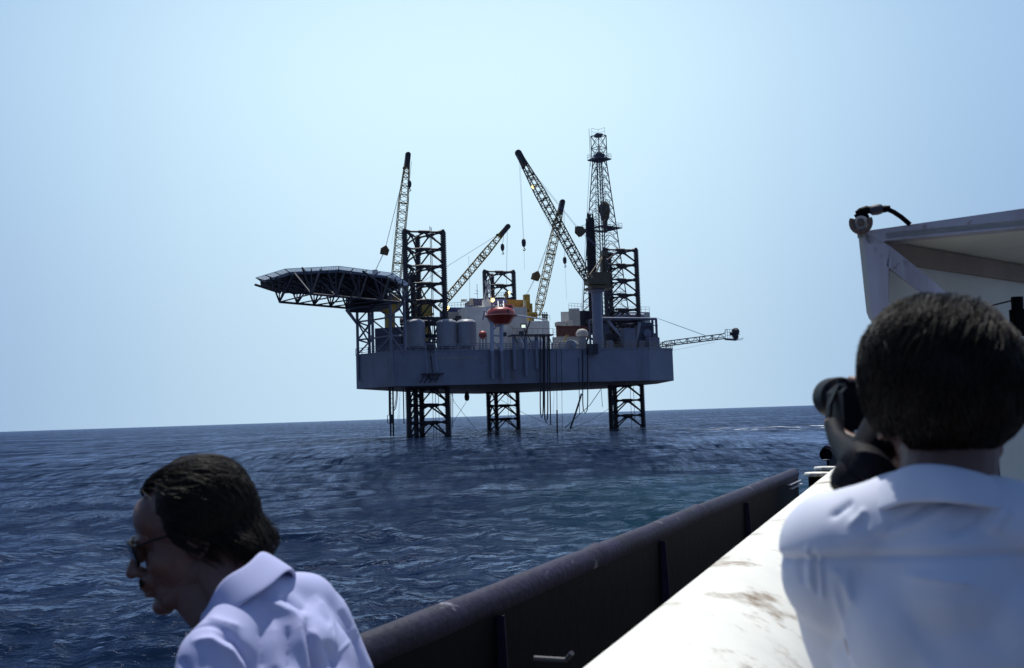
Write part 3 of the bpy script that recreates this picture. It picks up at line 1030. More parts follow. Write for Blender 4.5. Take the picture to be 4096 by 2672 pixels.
def crane(label, F, T, wm, mat_b, n, gantry, house, ped, blockat, hooks, hookmat='dark', rc=0.07, house_parts=None, ropes2=None, lamp=None):
    base = Vector((ped[0].x, ped[0].y, ped[0].z))
    t = thing('deck_crane', base, label, 'crane', 'lattice boom cranes on the rig deck')
    b = MB()
    side = W.copy()
    ax, s, u = lattice(b, F, T, 0.9, wm, 0.8, side, n, rc * 1.35, rc * 0.82)
    b.build('boom', mat_b, t)
    h = MB()
    h.box(T - ax * 0.2, ax * 1.4, s * 0.5, u * 0.5)
    h.lathe(T + ax * 1.1 - s * 0.3, [(0.55, 0), (0.55, 0.6)], 12, s)
    h.lathe(T - ax * 1.7 + u * 0.5 - s * 0.2, [(0.32, 0), (0.32, 0.4)], 10, s)
    h.build('boom_head', M['dark'], t)
    if ped is not None:
        p = MB()
        p.lathe(ped[0], [(ped[2], 0), (ped[2], (ped[1].z - ped[0].z))], 16)
        p.lathe(ped[1] - Z * 0.5, [(ped[2] * 1.25, 0), (ped[2] * 1.6, 0.3), (ped[2] * 1.6, 0.55)], 16)
        p.build('pedestal', M[ped[3]], t, smooth=True)
    hs = MB()
    for bx in house:
        hs.box(*bx)
    hs.build('house', M['yellow'] if house_parts is None else M[house_parts], t)
    g = MB()
    gt, feet = gantry
    for f in feet:
        g.bar(f, gt, 0.16, 6)
    g.ubox(gt - Z * 0.5, 1.0, 1.2, 1.1)
    g.build('gantry', M['yellow'] if house_parts is None else M[house_parts], t)
    r = MB()
    if blockat is not None:
        B = blockat
        for o in (-0.5, 0, 0.5):
            r.bar(T + s * o * 0.8, B + s * o * 0.6, 0.022, 3)
        for o in (-0.6, -0.2, 0.2, 0.6):
            r.bar(B + s * o * 0.6, gt + s * o + Z * 0.3, 0.02, 3)
        r.bar(T + u * 0.6, F.lerp(T, 0.42) + u * 1.6, 0.02, 3)
    else:
        for o in (-0.5, -0.2, 0.2, 0.5):
            r.bar(T + s * o, gt + s * o + Z * 0.3, 0.026, 3)
    r.build('pendant_rope', M['rope'], t)
    if blockat is not None:
        bb = MB()
        d = (T - B).normalized()
        e = d.cross(s).normalized()
        for sg in (-0.45, 0.45):
            bb.prism([B + d * 1.2 + s * sg, B + d * 0.35 + e * 0.85 + s * sg, B - d * 0.9 + e * 0.75 + s * sg, B - d * 0.9 - e * 0.75 + s * sg, B + d * 0.35 - e * 0.85 + s * sg], s * 0.12)
        bb.bar(B - s * 0.5, B + s * 0.5, 0.62, 12)
        bb.build('bridle_block', M['boomdark'], t)
    for (top, pos, tail) in hooks:
        hr = MB()
        for o in (-0.28, 0.28):
            hr.bar(top + s * o, pos + s * o * 0.5 + Z * 0.6, 0.022, 3)
        if tail is not None:
            hr.bar(pos - Z * 0.8, tail, 0.022, 3)
        hr.build('hoist_rope', M['rope'], t)
        hb = MB()
        hb.lathe(pos, [(0.12, -0.75), (0.34, -0.5), (0.42, 0.1), (0.34, 0.6), (0.12, 0.8)], 8)
        hb.tube([pos + Z * -0.7, pos + Z * -1.0 + U * 0.05, pos + Z * -1.25 + U * 0.28, pos + Z * -1.45 + U * 0.1, pos + Z * -1.3 - U * 0.2], 0.09, 6)
        hb.build('hook_block', M[hookmat], t)
    if lamp is not None:
        lb = MB()
        lb.ball(lamp, 0.34, 10)
        lb.build('lamp', M['lamp'], t)
    return t

# left tall crane
F, T = P(1574, 1222, 203), P(1630, 640, 198)
crane('steep yellow crane behind the helideck beside the left leg', F, T, 1.75, M['boomyellow'], 34,
      (P(1500, 1092, 207), [P(1535, 1205, 206), P(1560, 1215, 206), P(1500, 1200, 209)]),
      [(P(1545, 1215, 206), U * 2.6, W * 2, Z * 1.5), (P(1500, 1215, 207), U * 1.8, W * 1.6, Z * 1.0)],
      (V(1560, 1300, 206, ZT), V(1560, 1240, 206, P(1560, 1240, 206).z), 1.1, 'yellow'),
      P(1539, 1003, 204), [(T - Z * 0.3 + U * 0.8, P(1638, 737, 198), None)], rc=0.075)
# low-angled crane between left and middle legs
F, T = P(1760, 1228, 205), P(2018, 922, 205)
crane('low slanting yellow crane with its boom rising right from behind the left leg', F, T, 1.35, M['boomyellow'], 26,
      (P(1678, 1140, 206), [P(1690, 1215, 206), P(1715, 1222, 206), P(1668, 1215, 208)]),
      [(P(1703, 1240, 206), U * 1.0, W * 1.5, Z * 1.3), (P(1666, 1235, 206), U * 0.65, W * 1.2, Z * 2.6)],
      (V(1700, 1300, 206, ZT), V(1700, 1255, 206, P(1700, 1255, 206).z), 1.2, 'yellow'),
      None, [(T - Z * 0.2, P(2010, 990, 205), None), (T + U * 0.6, P(2026, 1180, 205), None)], rc=0.085)
# mid right crane
F, T = P(2149, 1262, 208), P(2245, 828, 206)
crane('yellow crane over the white deckhouse, its boom crossing behind the big boom', F, T, 1.5, M['boomyellow'], 30,
      (P(2104, 1190, 210), [P(2118, 1258, 210), P(2128, 1262, 208), P(2102, 1262, 210)]),
      [(P(2108, 1215, 210), U * 0.42, W * 0.9, Z * 1.9), (P(2116, 1240, 210), U * 0.5, W * 0.9, Z * 1.3), (P(2124, 1262, 209), U * 1.1, W * 1.0, Z * 0.6)],
      (V(2118, 1300, 209, ZT), V(2118, 1266, 209, P(2118, 1266, 209).z), 1.0, 'yellow'),
      P(2144, 1105, 209), [(T - Z * 0.5 + U * 0.6, P(2259, 1042, 206), P(2267, 1198, 206))], rc=0.075)
# big front crane on its tall pedestal
F, T = P(2352, 1122, 186), P(2084, 632, 180)
crane('large dark crane on a tall grey pedestal, boom leaning left across the sky', F, T, 1.55, M['boomdark'], 36,
      (P(2416, 1016, 189), [P(2425, 1098, 189), P(2380, 1100, 186), P(2418, 1100, 191), P(2352, 1110, 186)]),
      [(P(2394, 1117, 188), U * 1.75, W * 1.7, Z * 1.15), (P(2412, 1060, 189.5), U * 0.45, W * 0.5, Z * 1.9), (P(2360, 1128, 186), U * 0.8, W * 1.2, Z * 0.5), (P(2395, 1154, 188), U * 2.3, W * 2.1, Z * 0.18)],
      (V(2394, 1380, 188, ZT), V(2386, 1160, 188, P(2386, 1160, 188).z), 0.98, 'hulltrim'),
      P(2320, 924, 186), [(T - Z * 0.5 - U * 0.3, P(2095, 972, 181), P(2098, 1078, 181))], house_parts='boomdark', rc=0.085, lamp=P(2133, 747, 181.2))

# ------------------------------------------------------------------ derrick
def derrick():
    D = 226
    c = V(2423, 1272, D, 0)
    t = thing('derrick', (c.x, c.y, ZT), 'tall tapering lattice drilling derrick with crown platform behind the right leg', 'derrick')
    az = math.radians(5.2)
    e1, e2 = Vector((math.cos(az), -math.sin(az), 0)), Vector((math.sin(az), math.cos(az), 0))
    def hw(z):
        if z < 45.9: return 5.35 + (3.24 - 5.35) * (z - 24.7) / (45.9 - 24.7)
        if z < 61.5: return 3.24 + (1.52 - 3.24) * (z - 45.9) / (61.5 - 45.9)
        return 1.76
    def k(z, i):
        d = (e1, e2, -e1, -e2)[i]
        return c + d * hw(z) + Z * z
    b = MB()
    zs = [24.7 + (61.5 - 24.7) * i / 19 for i in range(20)]
    for i in range(4):
        for z0, z1 in ((15.4, 24.7), (24.7, 45.9), (45.9, 61.4)):
            b.bar(k(z0, i), k(z1, i), 0.15, 4)
        j = (i + 1) % 4
        for a, z in enumerate(zs):
            b.bar(k(z, i), k(z, j), 0.05, 4)
            if a < 19:
                m = k(zs[a + 1], i).lerp(k(zs[a + 1], j), 0.5)
                b.bar(k(z, i), m, 0.065, 4)
                b.bar(k(z, j), m, 0.065, 4)
                q = k(z, i).lerp(m, 0.5)
                b.bar(q, k(zs[a + 1], i).lerp(k(zs[a + 1], j), 0.25), 0.035, 3)
                q = k(z, j).lerp(m, 0.5)
                b.bar(q, k(zs[a + 1], i).lerp(k(zs[a + 1], j), 0.75), 0.035, 3)
    b.build('mast', M['derrick'], t)
    g = MB()
    for i in range(4):
        d, dj = (e1, e2, -e1, -e2)[i], (e1, e2, -e1, -e2)[(i + 1) % 4]
        p = lambda z, q: c + q * 1.76 + Z * z
        g.bar(p(61.6, d), p(67.2, d), 0.13, 4)
        for z in (64.2, 67.1): g.bar(p(z, d), p(z, dj), 0.09, 4)
        g.bar(p(61.7, d), p(64.2, dj), 0.06, 4)
        g.bar(p(61.7, dj), p(64.2, d), 0.06, 4)
        g.bar(p(64.2, d), p(67.1, dj), 0.06, 4)
        g.bar(p(64.2, dj), p(67.1, d), 0.06, 4)
    g.ubox(c + Z * 67.0, 1.6, 1.6, 0.5)
    for q, q2 in ((e1, e2), (e2, -e1)):
        for o in (0.9, 1.7): g.bar(c + q * 1.5 + Z * (67.3 + o), c + q2 * 1.5 + Z * (67.3 + o), 0.04, 3)
    for q in (e1, e2, -e1): g.bar(c + q * 1.5 + Z * 67, c + q * 1.5 + Z * 69.0, 0.04, 3)
    g.bar(c - e1 * 2.1 + Z * 60, c - e1 * 2.1 + Z * 69, 0.06, 4)
    g.build('gin_pole_frame', M['derrick'], t)
    cr = MB()
    cr.prism([c + q * 2.75 + Z * 61.35 for q in (e1, e2, -e1, -e2)], (0, 0, 0.28))
    cr.ubox(c + Z * 61.6, 2.0, 1.6, 1.1)
    cr.lathe(c + Z * 62.6 - U * 0.4, [(0.75, 0), (0.75, 0.8)], 14, U)
    for i in range(4):
        q, q2 = (e1, e2, -e1, -e2)[i], (e1, e2, -e1, -e2)[(i + 1) % 4]
        for o in (0.55, 1.1): cr.bar(c + q * 2.75 + Z * (61.6 + o), c + q2 * 2.75 + Z * (61.6 + o), 0.035, 3)
        for f in range(4): cr.bar((c + q * 2.75).lerp(c + q2 * 2.75, f / 4) + Z * 61.6, (c + q * 2.75).lerp(c + q2 * 2.75, f / 4) + Z * 62.7, 0.035, 3)
    cr.build('crown_platform', M['derrick'], t)
    mk = MB()
    ring = [c + q * 4.6 + Z * 45.2 for q in (e1, e2, -e1, -e2)]
    inn = [c + q * 3.0 + Z * 45.2 for q in (e1, e2, -e1, -e2)]
    for i in range(4):
        j = (i + 1) % 4
        mk.prism([ring[i], ring[j], inn[j], inn[i]], (0, 0, 0.2))
        for o in (0.55, 1.15): mk.bar(ring[i] + Z * o, ring[j] + Z * o, 0.035, 3)
        for f in range(5):
            q = ring[i].lerp(ring[j], f / 5)
            mk.bar(q, q + Z * 1.15, 0.035, 3)
    mk.bar(ring[1].lerp(ring[2], 0.5), c - e1 * 3 + Z * 43, 0.07)
    mk.ubox(c + e1 * 1.6 - e2 * 1.0 + Z * 44.6, 1.2, 0.8, 1.0)
    mk.build('monkey_board', M['derrick'], t)
    # guide rails, travelling block, drill line
    gr = MB()
    gr.bar(c + U * 0.5 + Z * 24, c + U * 0.5 + Z * 61.3, 0.17, 4)
    gr.bar(c - U * 0.5 + W * 0.4 + Z * 24, c - U * 0.5 + W * 0.4 + Z * 61.3, 0.17, 4)
    gr.build('guide_rail', M['dark'], t)
    tb = MB()
    p = c + U * 0.8 + Z * (P(2404, 858, D).z)
    tb.lathe(p - Z * 4.2, [(0.35, 0), (0.55, 0.6), (0.55, 2.6), (0.95, 3.4), (1.3, 5.0), (1.2, 6.4), (0.5, 7.2)], 10)
    tb.build('travelling_block', M['boomdark'], t, smooth=True)
    dl = MB()
    for o in (-0.6, -0.3, 0.0, 0.3, 0.6):
        dl.bar(p + Z * 2.6 + U * o * 0.6 - W * 0.5, c + Z * 61 + U * o - W * 0.5, 0.025, 3)
    for o in (-2.2, -1.8, 1.6, 2.3):
        dl.bar(c + U * o + W * 0.5 + Z * 25, c + U * o * 0.4 + W * 0.5 + Z * 61, 0.03, 3)
    dl.bar(c - e1 * 5.9 + Z * 22, c - e1 * 2.2 + Z * 61, 0.05, 4)
    dl.build('drill_line', M['rope'], t)
    ld = MB()
    for o in (-0.22, 0.22):
        ld.bar(k(24.7, 3) + e1 * o + e2 * 1.0 - e1 * 2.0, k(61, 3) + e1 * o + e2 * 0.3 - e1 * 0.6, 0.04, 3)
    for z in np.arange(25, 61, 0.9):
        f = (z - 24.7) / 36.3
        q = (k(24.7, 3) + e2 * 1.0 - e1 * 2.0).lerp(k(61, 3) + e2 * 0.3 - e1 * 0.6, f)
        ld.bar(q - e1 * 0.22, q + e1 * 0.22, 0.03, 3)
    ld.build('ladder', M['derrick'], t)
    # stacked drill pipe
    sb = thing('drill_pipe_stand', (c.x - 2.6, c.y - 1.6, 24.0), 'dark bundle of drill pipe standing upright in the left side of the derrick', 'drill pipe')
    pb = MB()
    q0 = V(2371, 1100, D - 2.0, 24)
    for ix in range(9):
        for iy in range(4):
            x = ix * 0.22 - 0.9
            y = iy * 0.25
            pb.bar(q0 + U * x + W * y, q0 + U * x + W * y + Z * (P(2371, 880, D).z - 24 + random.uniform(-0.9, 0.9) + (0.8 if 1 < ix < 8 else -0.2)), 0.095, 5)
    pb.build('pipe', M['leg'], sb)
    # drill floor and sub-structure
    fl = MB()
    fl.ubox(c + Z * 23.3, 10.5, 10.5, 0.9)
    for a in (-5, 5):
        for d in (-5, 5):
            q = c + U * a + W * d
            fl.bar(q + Z * ZT, q + Z * 23.4, 0.45, 4)
        fl.bar(c + U * a - W * 5 + Z * ZT, c + U * a + W * 5 + Z * 23, 0.25, 4)
        fl.bar(c + U * a + W * 5 + Z * ZT, c + U * a - W * 5 + Z * 23, 0.25, 4)
        fl.bar(c - U * 5 + W * a + Z * ZT, c + U * 5 + W * a + Z * 23, 0.25, 4)
        fl.bar(c + U * 5 + W * a + Z * ZT, c - U * 5 + W * a + Z * 23, 0.25, 4)
    fl.build('drill_floor', M['dark'], t)
    ws = MB()
    for (x0, x1, y0, DD) in ((2277, 2320, 1234, 224),):
        a, e = P(x0, 1300, DD), P(x1, 1300, DD)
        zt = P(x0, y0, DD).z
        ws.prism([Vector((a.x, a.y, ZT + 6)), Vector((e.x, e.y, ZT + 6)), Vector((e.x, e.y + 0.3, ZT + 6)), Vector((a.x, a.y + 0.3, ZT + 6))], (0, 0, zt - ZT - 6))
    ws.build('wind_wall', M['white'], t)
    ws = MB()
    a, e = P(2320, 1300, 224), P(2368, 1300, 229)
    zt = P(2320, 1236, 224).z
    ws.prism([Vector((e.x, e.y, ZT + 6)), Vector((e.x, e.y + 0.3, ZT + 6)), Vector((a.x - 4, e.y + 0.3, ZT + 6)), Vector((a.x - 4, e.y, ZT + 6))], (0, 0, zt - ZT - 6))
    ws.build('wind_wall', M['white'], t)
    ws = MB()
    for px in np.arange(2277, 2322, 4.4):
        a = P(px, 1300, 223.9)
        ws.bar(Vector((a.x, a.y, ZT + 6.1)), Vector((a.x, a.y, zt - 0.1)), 0.05, 3)
    for o in (0.6, 1.2): ws.bar(P(2275, 1233, 224) + Z * o, P(2372, 1240, 225) + Z * o, 0.04, 3)
    for px in range(2275, 2373, 12): ws.bar(P(px, 1236, 224), P(px, 1236, 224) + Z * 1.2, 0.04, 3)
    ws.build('corrugation', M['cream'], t)
    dk = MB()  # dark box put in for the shade inside the wind wall's opening
    a = P(2342, 1300, 226)
    dk.ubox(Vector((a.x, a.y, ZT + 6)), 3.4, 3.0, P(2342, 1246, 226).z - ZT - 6)
    dk.build('opening_shade', M['dark'], t)
derrick()

def right_side():
    # white wind wall to the right of the derrick with pale pipes before it
    t = thing('mud_house', V(2525, 1300, 222, ZT), 'white corrugated mud house behind the right leg at the foot of the derrick', 'deckhouse')
    b = MB()
    a, e = V(2452, 1290, 221, ZT + 4.5), V(2600, 1290, 224, ZT + 4.5)
    zt = P(2525, 1247, 222).z
    b.prism([a, e, e + W * 6, a + W * 6], (0, 0, zt - ZT - 4.5))
    b.build('wall', M['white'], t)
    b = MB()
    for k in range(40):
        q = a.lerp(e, k / 39)
        b.bar(q - W * 0.02, q - W * 0.02 + Z * (zt - ZT - 4.6), 0.05, 3)
    b.build('corrugation', M['cream'], t)
    b = MB()
    b.bar(V(2460, 1262, 218.5, P(2460, 1264, 218).z), V(2575, 1262, 220, P(2575, 1262, 220).z), 0.45, 10)
    for px in (2478, 2495, 2512, 2546):
        b.bar(V(px, 1262, 218.7, P(px, 1263, 218.7).z) - U * 0.12, V(px, 1262, 218.7, P(px, 1263, 218.7).z) + U * 0.12, 0.55, 10)
    b.build('pipe', M['post'], t, smooth=True)
    b = MB()
    for o in (0.6, 1.15): b.bar(a + Z * (zt - ZT - 4.5 + o), e + Z * (zt - ZT - 4.5 + o), 0.035, 3)
    for k in range(10):
        q = a.lerp(e, k / 9) + Z * (zt - ZT - 4.5)
        b.bar(q, q + Z * 1.15, 0.035, 3)
    b.build('guard_rail', M['rail'], t)
    # blue grey frame with braces that carries the drilling equipment
    s = thing('pipe_deck_frame', V(2520, 1390, 196, ZT), 'grey blue braced steel frame on the deck at the foot of the right leg', 'steel frame')
    b = MB()
    zt = P(2500, 1274, 196).z
    TL, TR = V(2402, 1274, 194, zt), V(2624, 1274, 199, zt)
    b.bar(TL, TR, 0.28, 6)
    b.bar(TL + W * 6, TR + W * 6, 0.28, 6)
    b.prism([TL + Z * 0.1, TR + Z * 0.1, TR + W * 6 + Z * 0.1, TL + W * 6 + Z * 0.1], (0, 0, 0.12))
    for q in (TL, TR, TL + W * 6, TR + W * 6, TL.lerp(TR, 0.93)):
        b.bar(Vector((q.x, q.y, ZT)), q, 0.26, 6)
    b.build('frame', M['frame'], s)
    b = MB()
    b.bar(P(2432, 1283, 195), P(2513, 1382, 195), 0.30, 8)
    b.bar(P(2559, 1291, 196), P(2542, 1384, 196), 0.28, 8)
    b.build('brace', M['hulltrim'], s)
    b = MB()
    b.bar(P(2545, 1290, 200), P(2480, 1370, 200), 0.2, 6)
    b.bar(P(2470, 1290, 200), P(2545, 1375, 200), 0.2, 6)
    b.bar(P(2470, 1292, 199), P(2560, 1282, 199), 0.22, 6)
    for k in range(16):
        x = 2445 + random.random() * 110
        y = 1300 + random.random() * 75
        b.box(P(x, y, 201 + random.random() * 3), U * (0.3 + random.random()), W * 0.5, Z * (0.15 + random.random() * 0.5))
    b.build('machinery', M['dark'], s)
    for x0, x1, y0, D in ((2404, 2440, 1286, 198), (2556, 2616, 1292, 199)):
        b = MB()
        a, e = V(x0, 1380, D, ZT), V(x1, 1380, D, ZT)
        b.prism([a, e, e + W * 2, a + W * 2], (0, 0, P(x0, y0, D).z - ZT))
        b.build('panel', M['frame'], s)
    for x, y, r in ((2418, 1305, 0.75), (2424, 1362, 0.7), (2588, 1335, 0.85)):
        b = MB()
        b.lathe(P(x, y, 197.6), [(r, 0), (r, 0.35), (r * 0.85, 0.4)], 16, -W)
        b.build('drum', M['frame'], s, smooth=True)
    b = MB()
    for z in (ZT + 2.4, ZT + 5.2):
        for o in (0.6, 1.15):
            b.bar(V(2556, 1350, 197.5, z + o), V(2632, 1350, 198.5, z + o), 0.035, 3)
        for k in range(6):
            q = V(2556 + k * 15, 1350, 197.5, z)
            b.bar(q, q + Z * 1.15, 0.035, 3)
        b.prism([V(2556, 1350, 197.4, z - 0.1), V(2634, 1350, 198.4, z - 0.1), V(2634, 1350, 199.4, z - 0.1), V(2556, 1350, 198.8, z - 0.1)], (0, 0, 0.08))
    b.build('walkway', M['frame'], s)
    # maroon container etc
    c = thing('mud_container', V(2290, 1340, 204, ZT + 5), 'maroon container under the derrick with a white box on its roof', 'container')
    b = MB()
    b.prism([V(2224, 1320, 203, ZT + 4.0), V(2352, 1320, 206, ZT + 4.0), V(2352, 1320, 211, ZT + 4.0), V(2224, 1320, 208, ZT + 4.0)], (0, 0, P(2290, 1302, 204).z - ZT - 4.0))
    b.build('wall', M['maroon'], c)
    b = MB()
    a = V(2243, 1300, 204.5, P(2243, 1304, 204).z)
    b.ubox(a, 1.9, 2, 0.85)
    b.ubox(a + U * 1.7, 1.2, 2, 1.15)
    b.build('roof_unit', M['cream'], c)
    c = thing('cement_house', V(2290, 1370, 198, ZT), 'cream deckhouse with yellow rails below the maroon container', 'deckhouse')
    b = MB()
    b.prism([V(2210, 1370, 197, ZT), V(2345, 1370, 200, ZT), V(2345, 1370, 206, ZT), V(2210, 1370, 203, ZT)], (0, 0, P(2280, 1348, 198).z - ZT))
    b.build('wall', M['cream'], c)
    b = MB()
    za = P(2280, 1348, 198).z
    for o in (0.5, 1.0, 1.6): b.bar(V(2213, 1340, 196.9, za + o), V(2342, 1340, 199.9, za + o), 0.04, 4)
    for k in range(8):
        q = V(2213 + k * 18.4, 1340, 196.9 + k * 0.42, za)
        b.bar(q, q + Z * 1.6, 0.055, 4)
    b.build('guard_rail', M['boomdark'], c)
    b = MB()
    for o in (0, 8):
        b.bar(P(2246 + o, 1373, 194), P(2266 + o, 1340, 195), 0.09, 4)
    for k in range(9):
        b.bar(P(2246 + k * 2.4, 1371 - k * 3.9, 194), P(2255 + k * 2.4, 1371 - k * 3.9, 194), 0.05, 4)
    b.build('stair', M['rail'], c)
    # mushroom vent
    v = thing('mushroom_vent', V(2330, 1380, 192, ZT), 'pale mushroom-shaped ventilator on the deck left of the big crane pedestal', 'ventilator')
    b = MB()
    q = V(2330, 1378, 192, ZT)
    zc = P(2330, 1343, 192).z - ZT
    b.lathe(q, [(0.72, 0), (0.72, zc)], 20)
    b.build('stem', M['tank'], v, smooth=True)
    b = MB()
    b.lathe(q + Z * zc, [(0.75, -0.1), (1.22, 0), (1.22, 0.55), (0.85, 1.15), (0.4, 1.3), (0.02, 1.34)], 20)
    b.build('hood', M['cream'], v, smooth=True)
    # horizontal tank
    v = thing('horizontal_tank', V(2283, 1400, FD(2283) + 1.5, ZT), 'grey cylindrical tank lying on the deck edge, round end facing out', 'tank')
    b = MB()
    q = V(2283, 1378, FD(2283) + 0.3, P(2283, 1380, FD(2283)).z)
    b.lathe(q, [(0.05, -0.22), (0.6, -0.16), (0.98, 0.0), (1.02, 0.25), (1.02, 3.6), (0.6, 3.9)], 22, (W * 0.85 + U * 0.5))
    b.build('shell', M['tank'], v, smooth=True)
    b = MB()
    for o in (0.8, 2.8):
        b.ubox(q + (W * 0.85 + U * 0.5).normalized() * o - Z * (q.z - ZT), 1.2, 0.3, 0.6)
    b.build('saddle', M['dark'], v)
    # burner boom
    v = thing('burner_boom', P(2627, 1389, 199), 'long lattice burner boom reaching out from the rig\'s right end', 'boom')
    b = MB()
    F, T = P(2650, 1386, 198), P(2900, 1354, 194)
    up = Z
    sd = Vector((0.1, 1, 0)).normalized()
    n = 15
    hgt = 0.95
    for o in (-0.6, 0.6):
        b.bar(F + sd * o, T + sd * o, 0.1, 4)
        b.bar(F + sd * o + Z * 0.33, T + sd * o + Z * 0.33, 0.05, 4)
        b.bar(F.lerp(T, 0.04) + sd * o + Z * hgt, T + sd * o + Z * hgt, 0.08, 4)
        b.bar(P(2627, 1390, 199) + sd * o, F.lerp(T, 0.04) + sd * o + Z * hgt, 0.09, 4)
        b.bar(P(2627, 1392, 199) + sd * o, F + sd * o, 0.1, 4)
        for k in range(n):
            a, e = F.lerp(T, k / n) + sd * o, F.lerp(T, (k + 1) / n) + sd * o
            if k % 2: b.bar(a, e + Z * hgt, 0.05, 4)
            else: b.bar(a + Z * hgt, e, 0.05, 4)
            if k % 3 == 0: b.bar(a, a + Z * hgt, 0.07, 4)
    for k in range(n + 1):
        q = F.lerp(T, k / n)
        b.bar(q - sd * 0.6, q + sd * 0.6, 0.05, 4)
    b.build('truss', M['derrick'], v)
    b = MB()
    E = P(2946, 1357, 193)
    b.prism([T - sd * 0.9, E - sd * 0.9, E + sd * 0.9, T + sd * 0.9], (0, 0, -0.25))
    for o in (0.6, 1.2, 1.75):
        b.bar(T - sd * 0.9 + Z * o, E - sd * 0.9 + Z * o, 0.045, 4)
    for k in range(6):
        q = T.lerp(E, k / 5) - sd * 0.9
        b.bar(q, q + Z * 1.75, 0.045, 4)
    b.bar(F.lerp(T, 0.97) - sd * 0.9 + Z * 0.9, T.lerp(E, 0.15) - sd * 0.9 + Z * 1.75, 0.05, 4)
    b.build('platform', M['derrick'], v)
    b = MB()
    hd = P(2942, 1338, 193)
    b.lathe(hd - Z * 0.9, [(0.45, 0), (0.6, 0.6), (0.5, 1.0)], 10)
    b.lathe(hd - W * 0.3 + Z * 0.55, [(0.35, -0.4), (0.75, 0.0), (0.75, 0.5), (0.35, 0.8)], 12, W)
    b.lathe(hd + Z * 0.2 - U * 0.8, [(0.3, -0.3), (0.42, 0), (0.42, 0.8)], 10, U)
    for k in range(7):
        a = k * 0.9
        b.bar(hd, hd + U * math.cos(a) * 0.95 + Z * math.sin(a) * 0.9, 0.07, 4)
    b.bar(E - Z * 0.1, E + U * 1.6 + Z * 0.25, 0.06, 4)
    b.bar(E - Z * 0.2, E + U * 1.4 - Z * 0.1, 0.05, 4)
    b.build('burner_head', M['leg'], v)
    b = MB()
    for o in (-0.5, 0.5):
        b.bar(V(2624, 1272, 199, P(2624, 1271, 199).z) + sd * o * 0.2, P(2826, 1344, 195) + sd * o, 0.03, 3)
    b.bar(P(2800, 1346, 195), T + Z * 1.0, 0.03, 3)
    b.bar(P(2690, 1402, 197), P(2860, 1368, 195), 0.02, 3)
    b.build('stay_rope', M['rope'], v)
right_side()

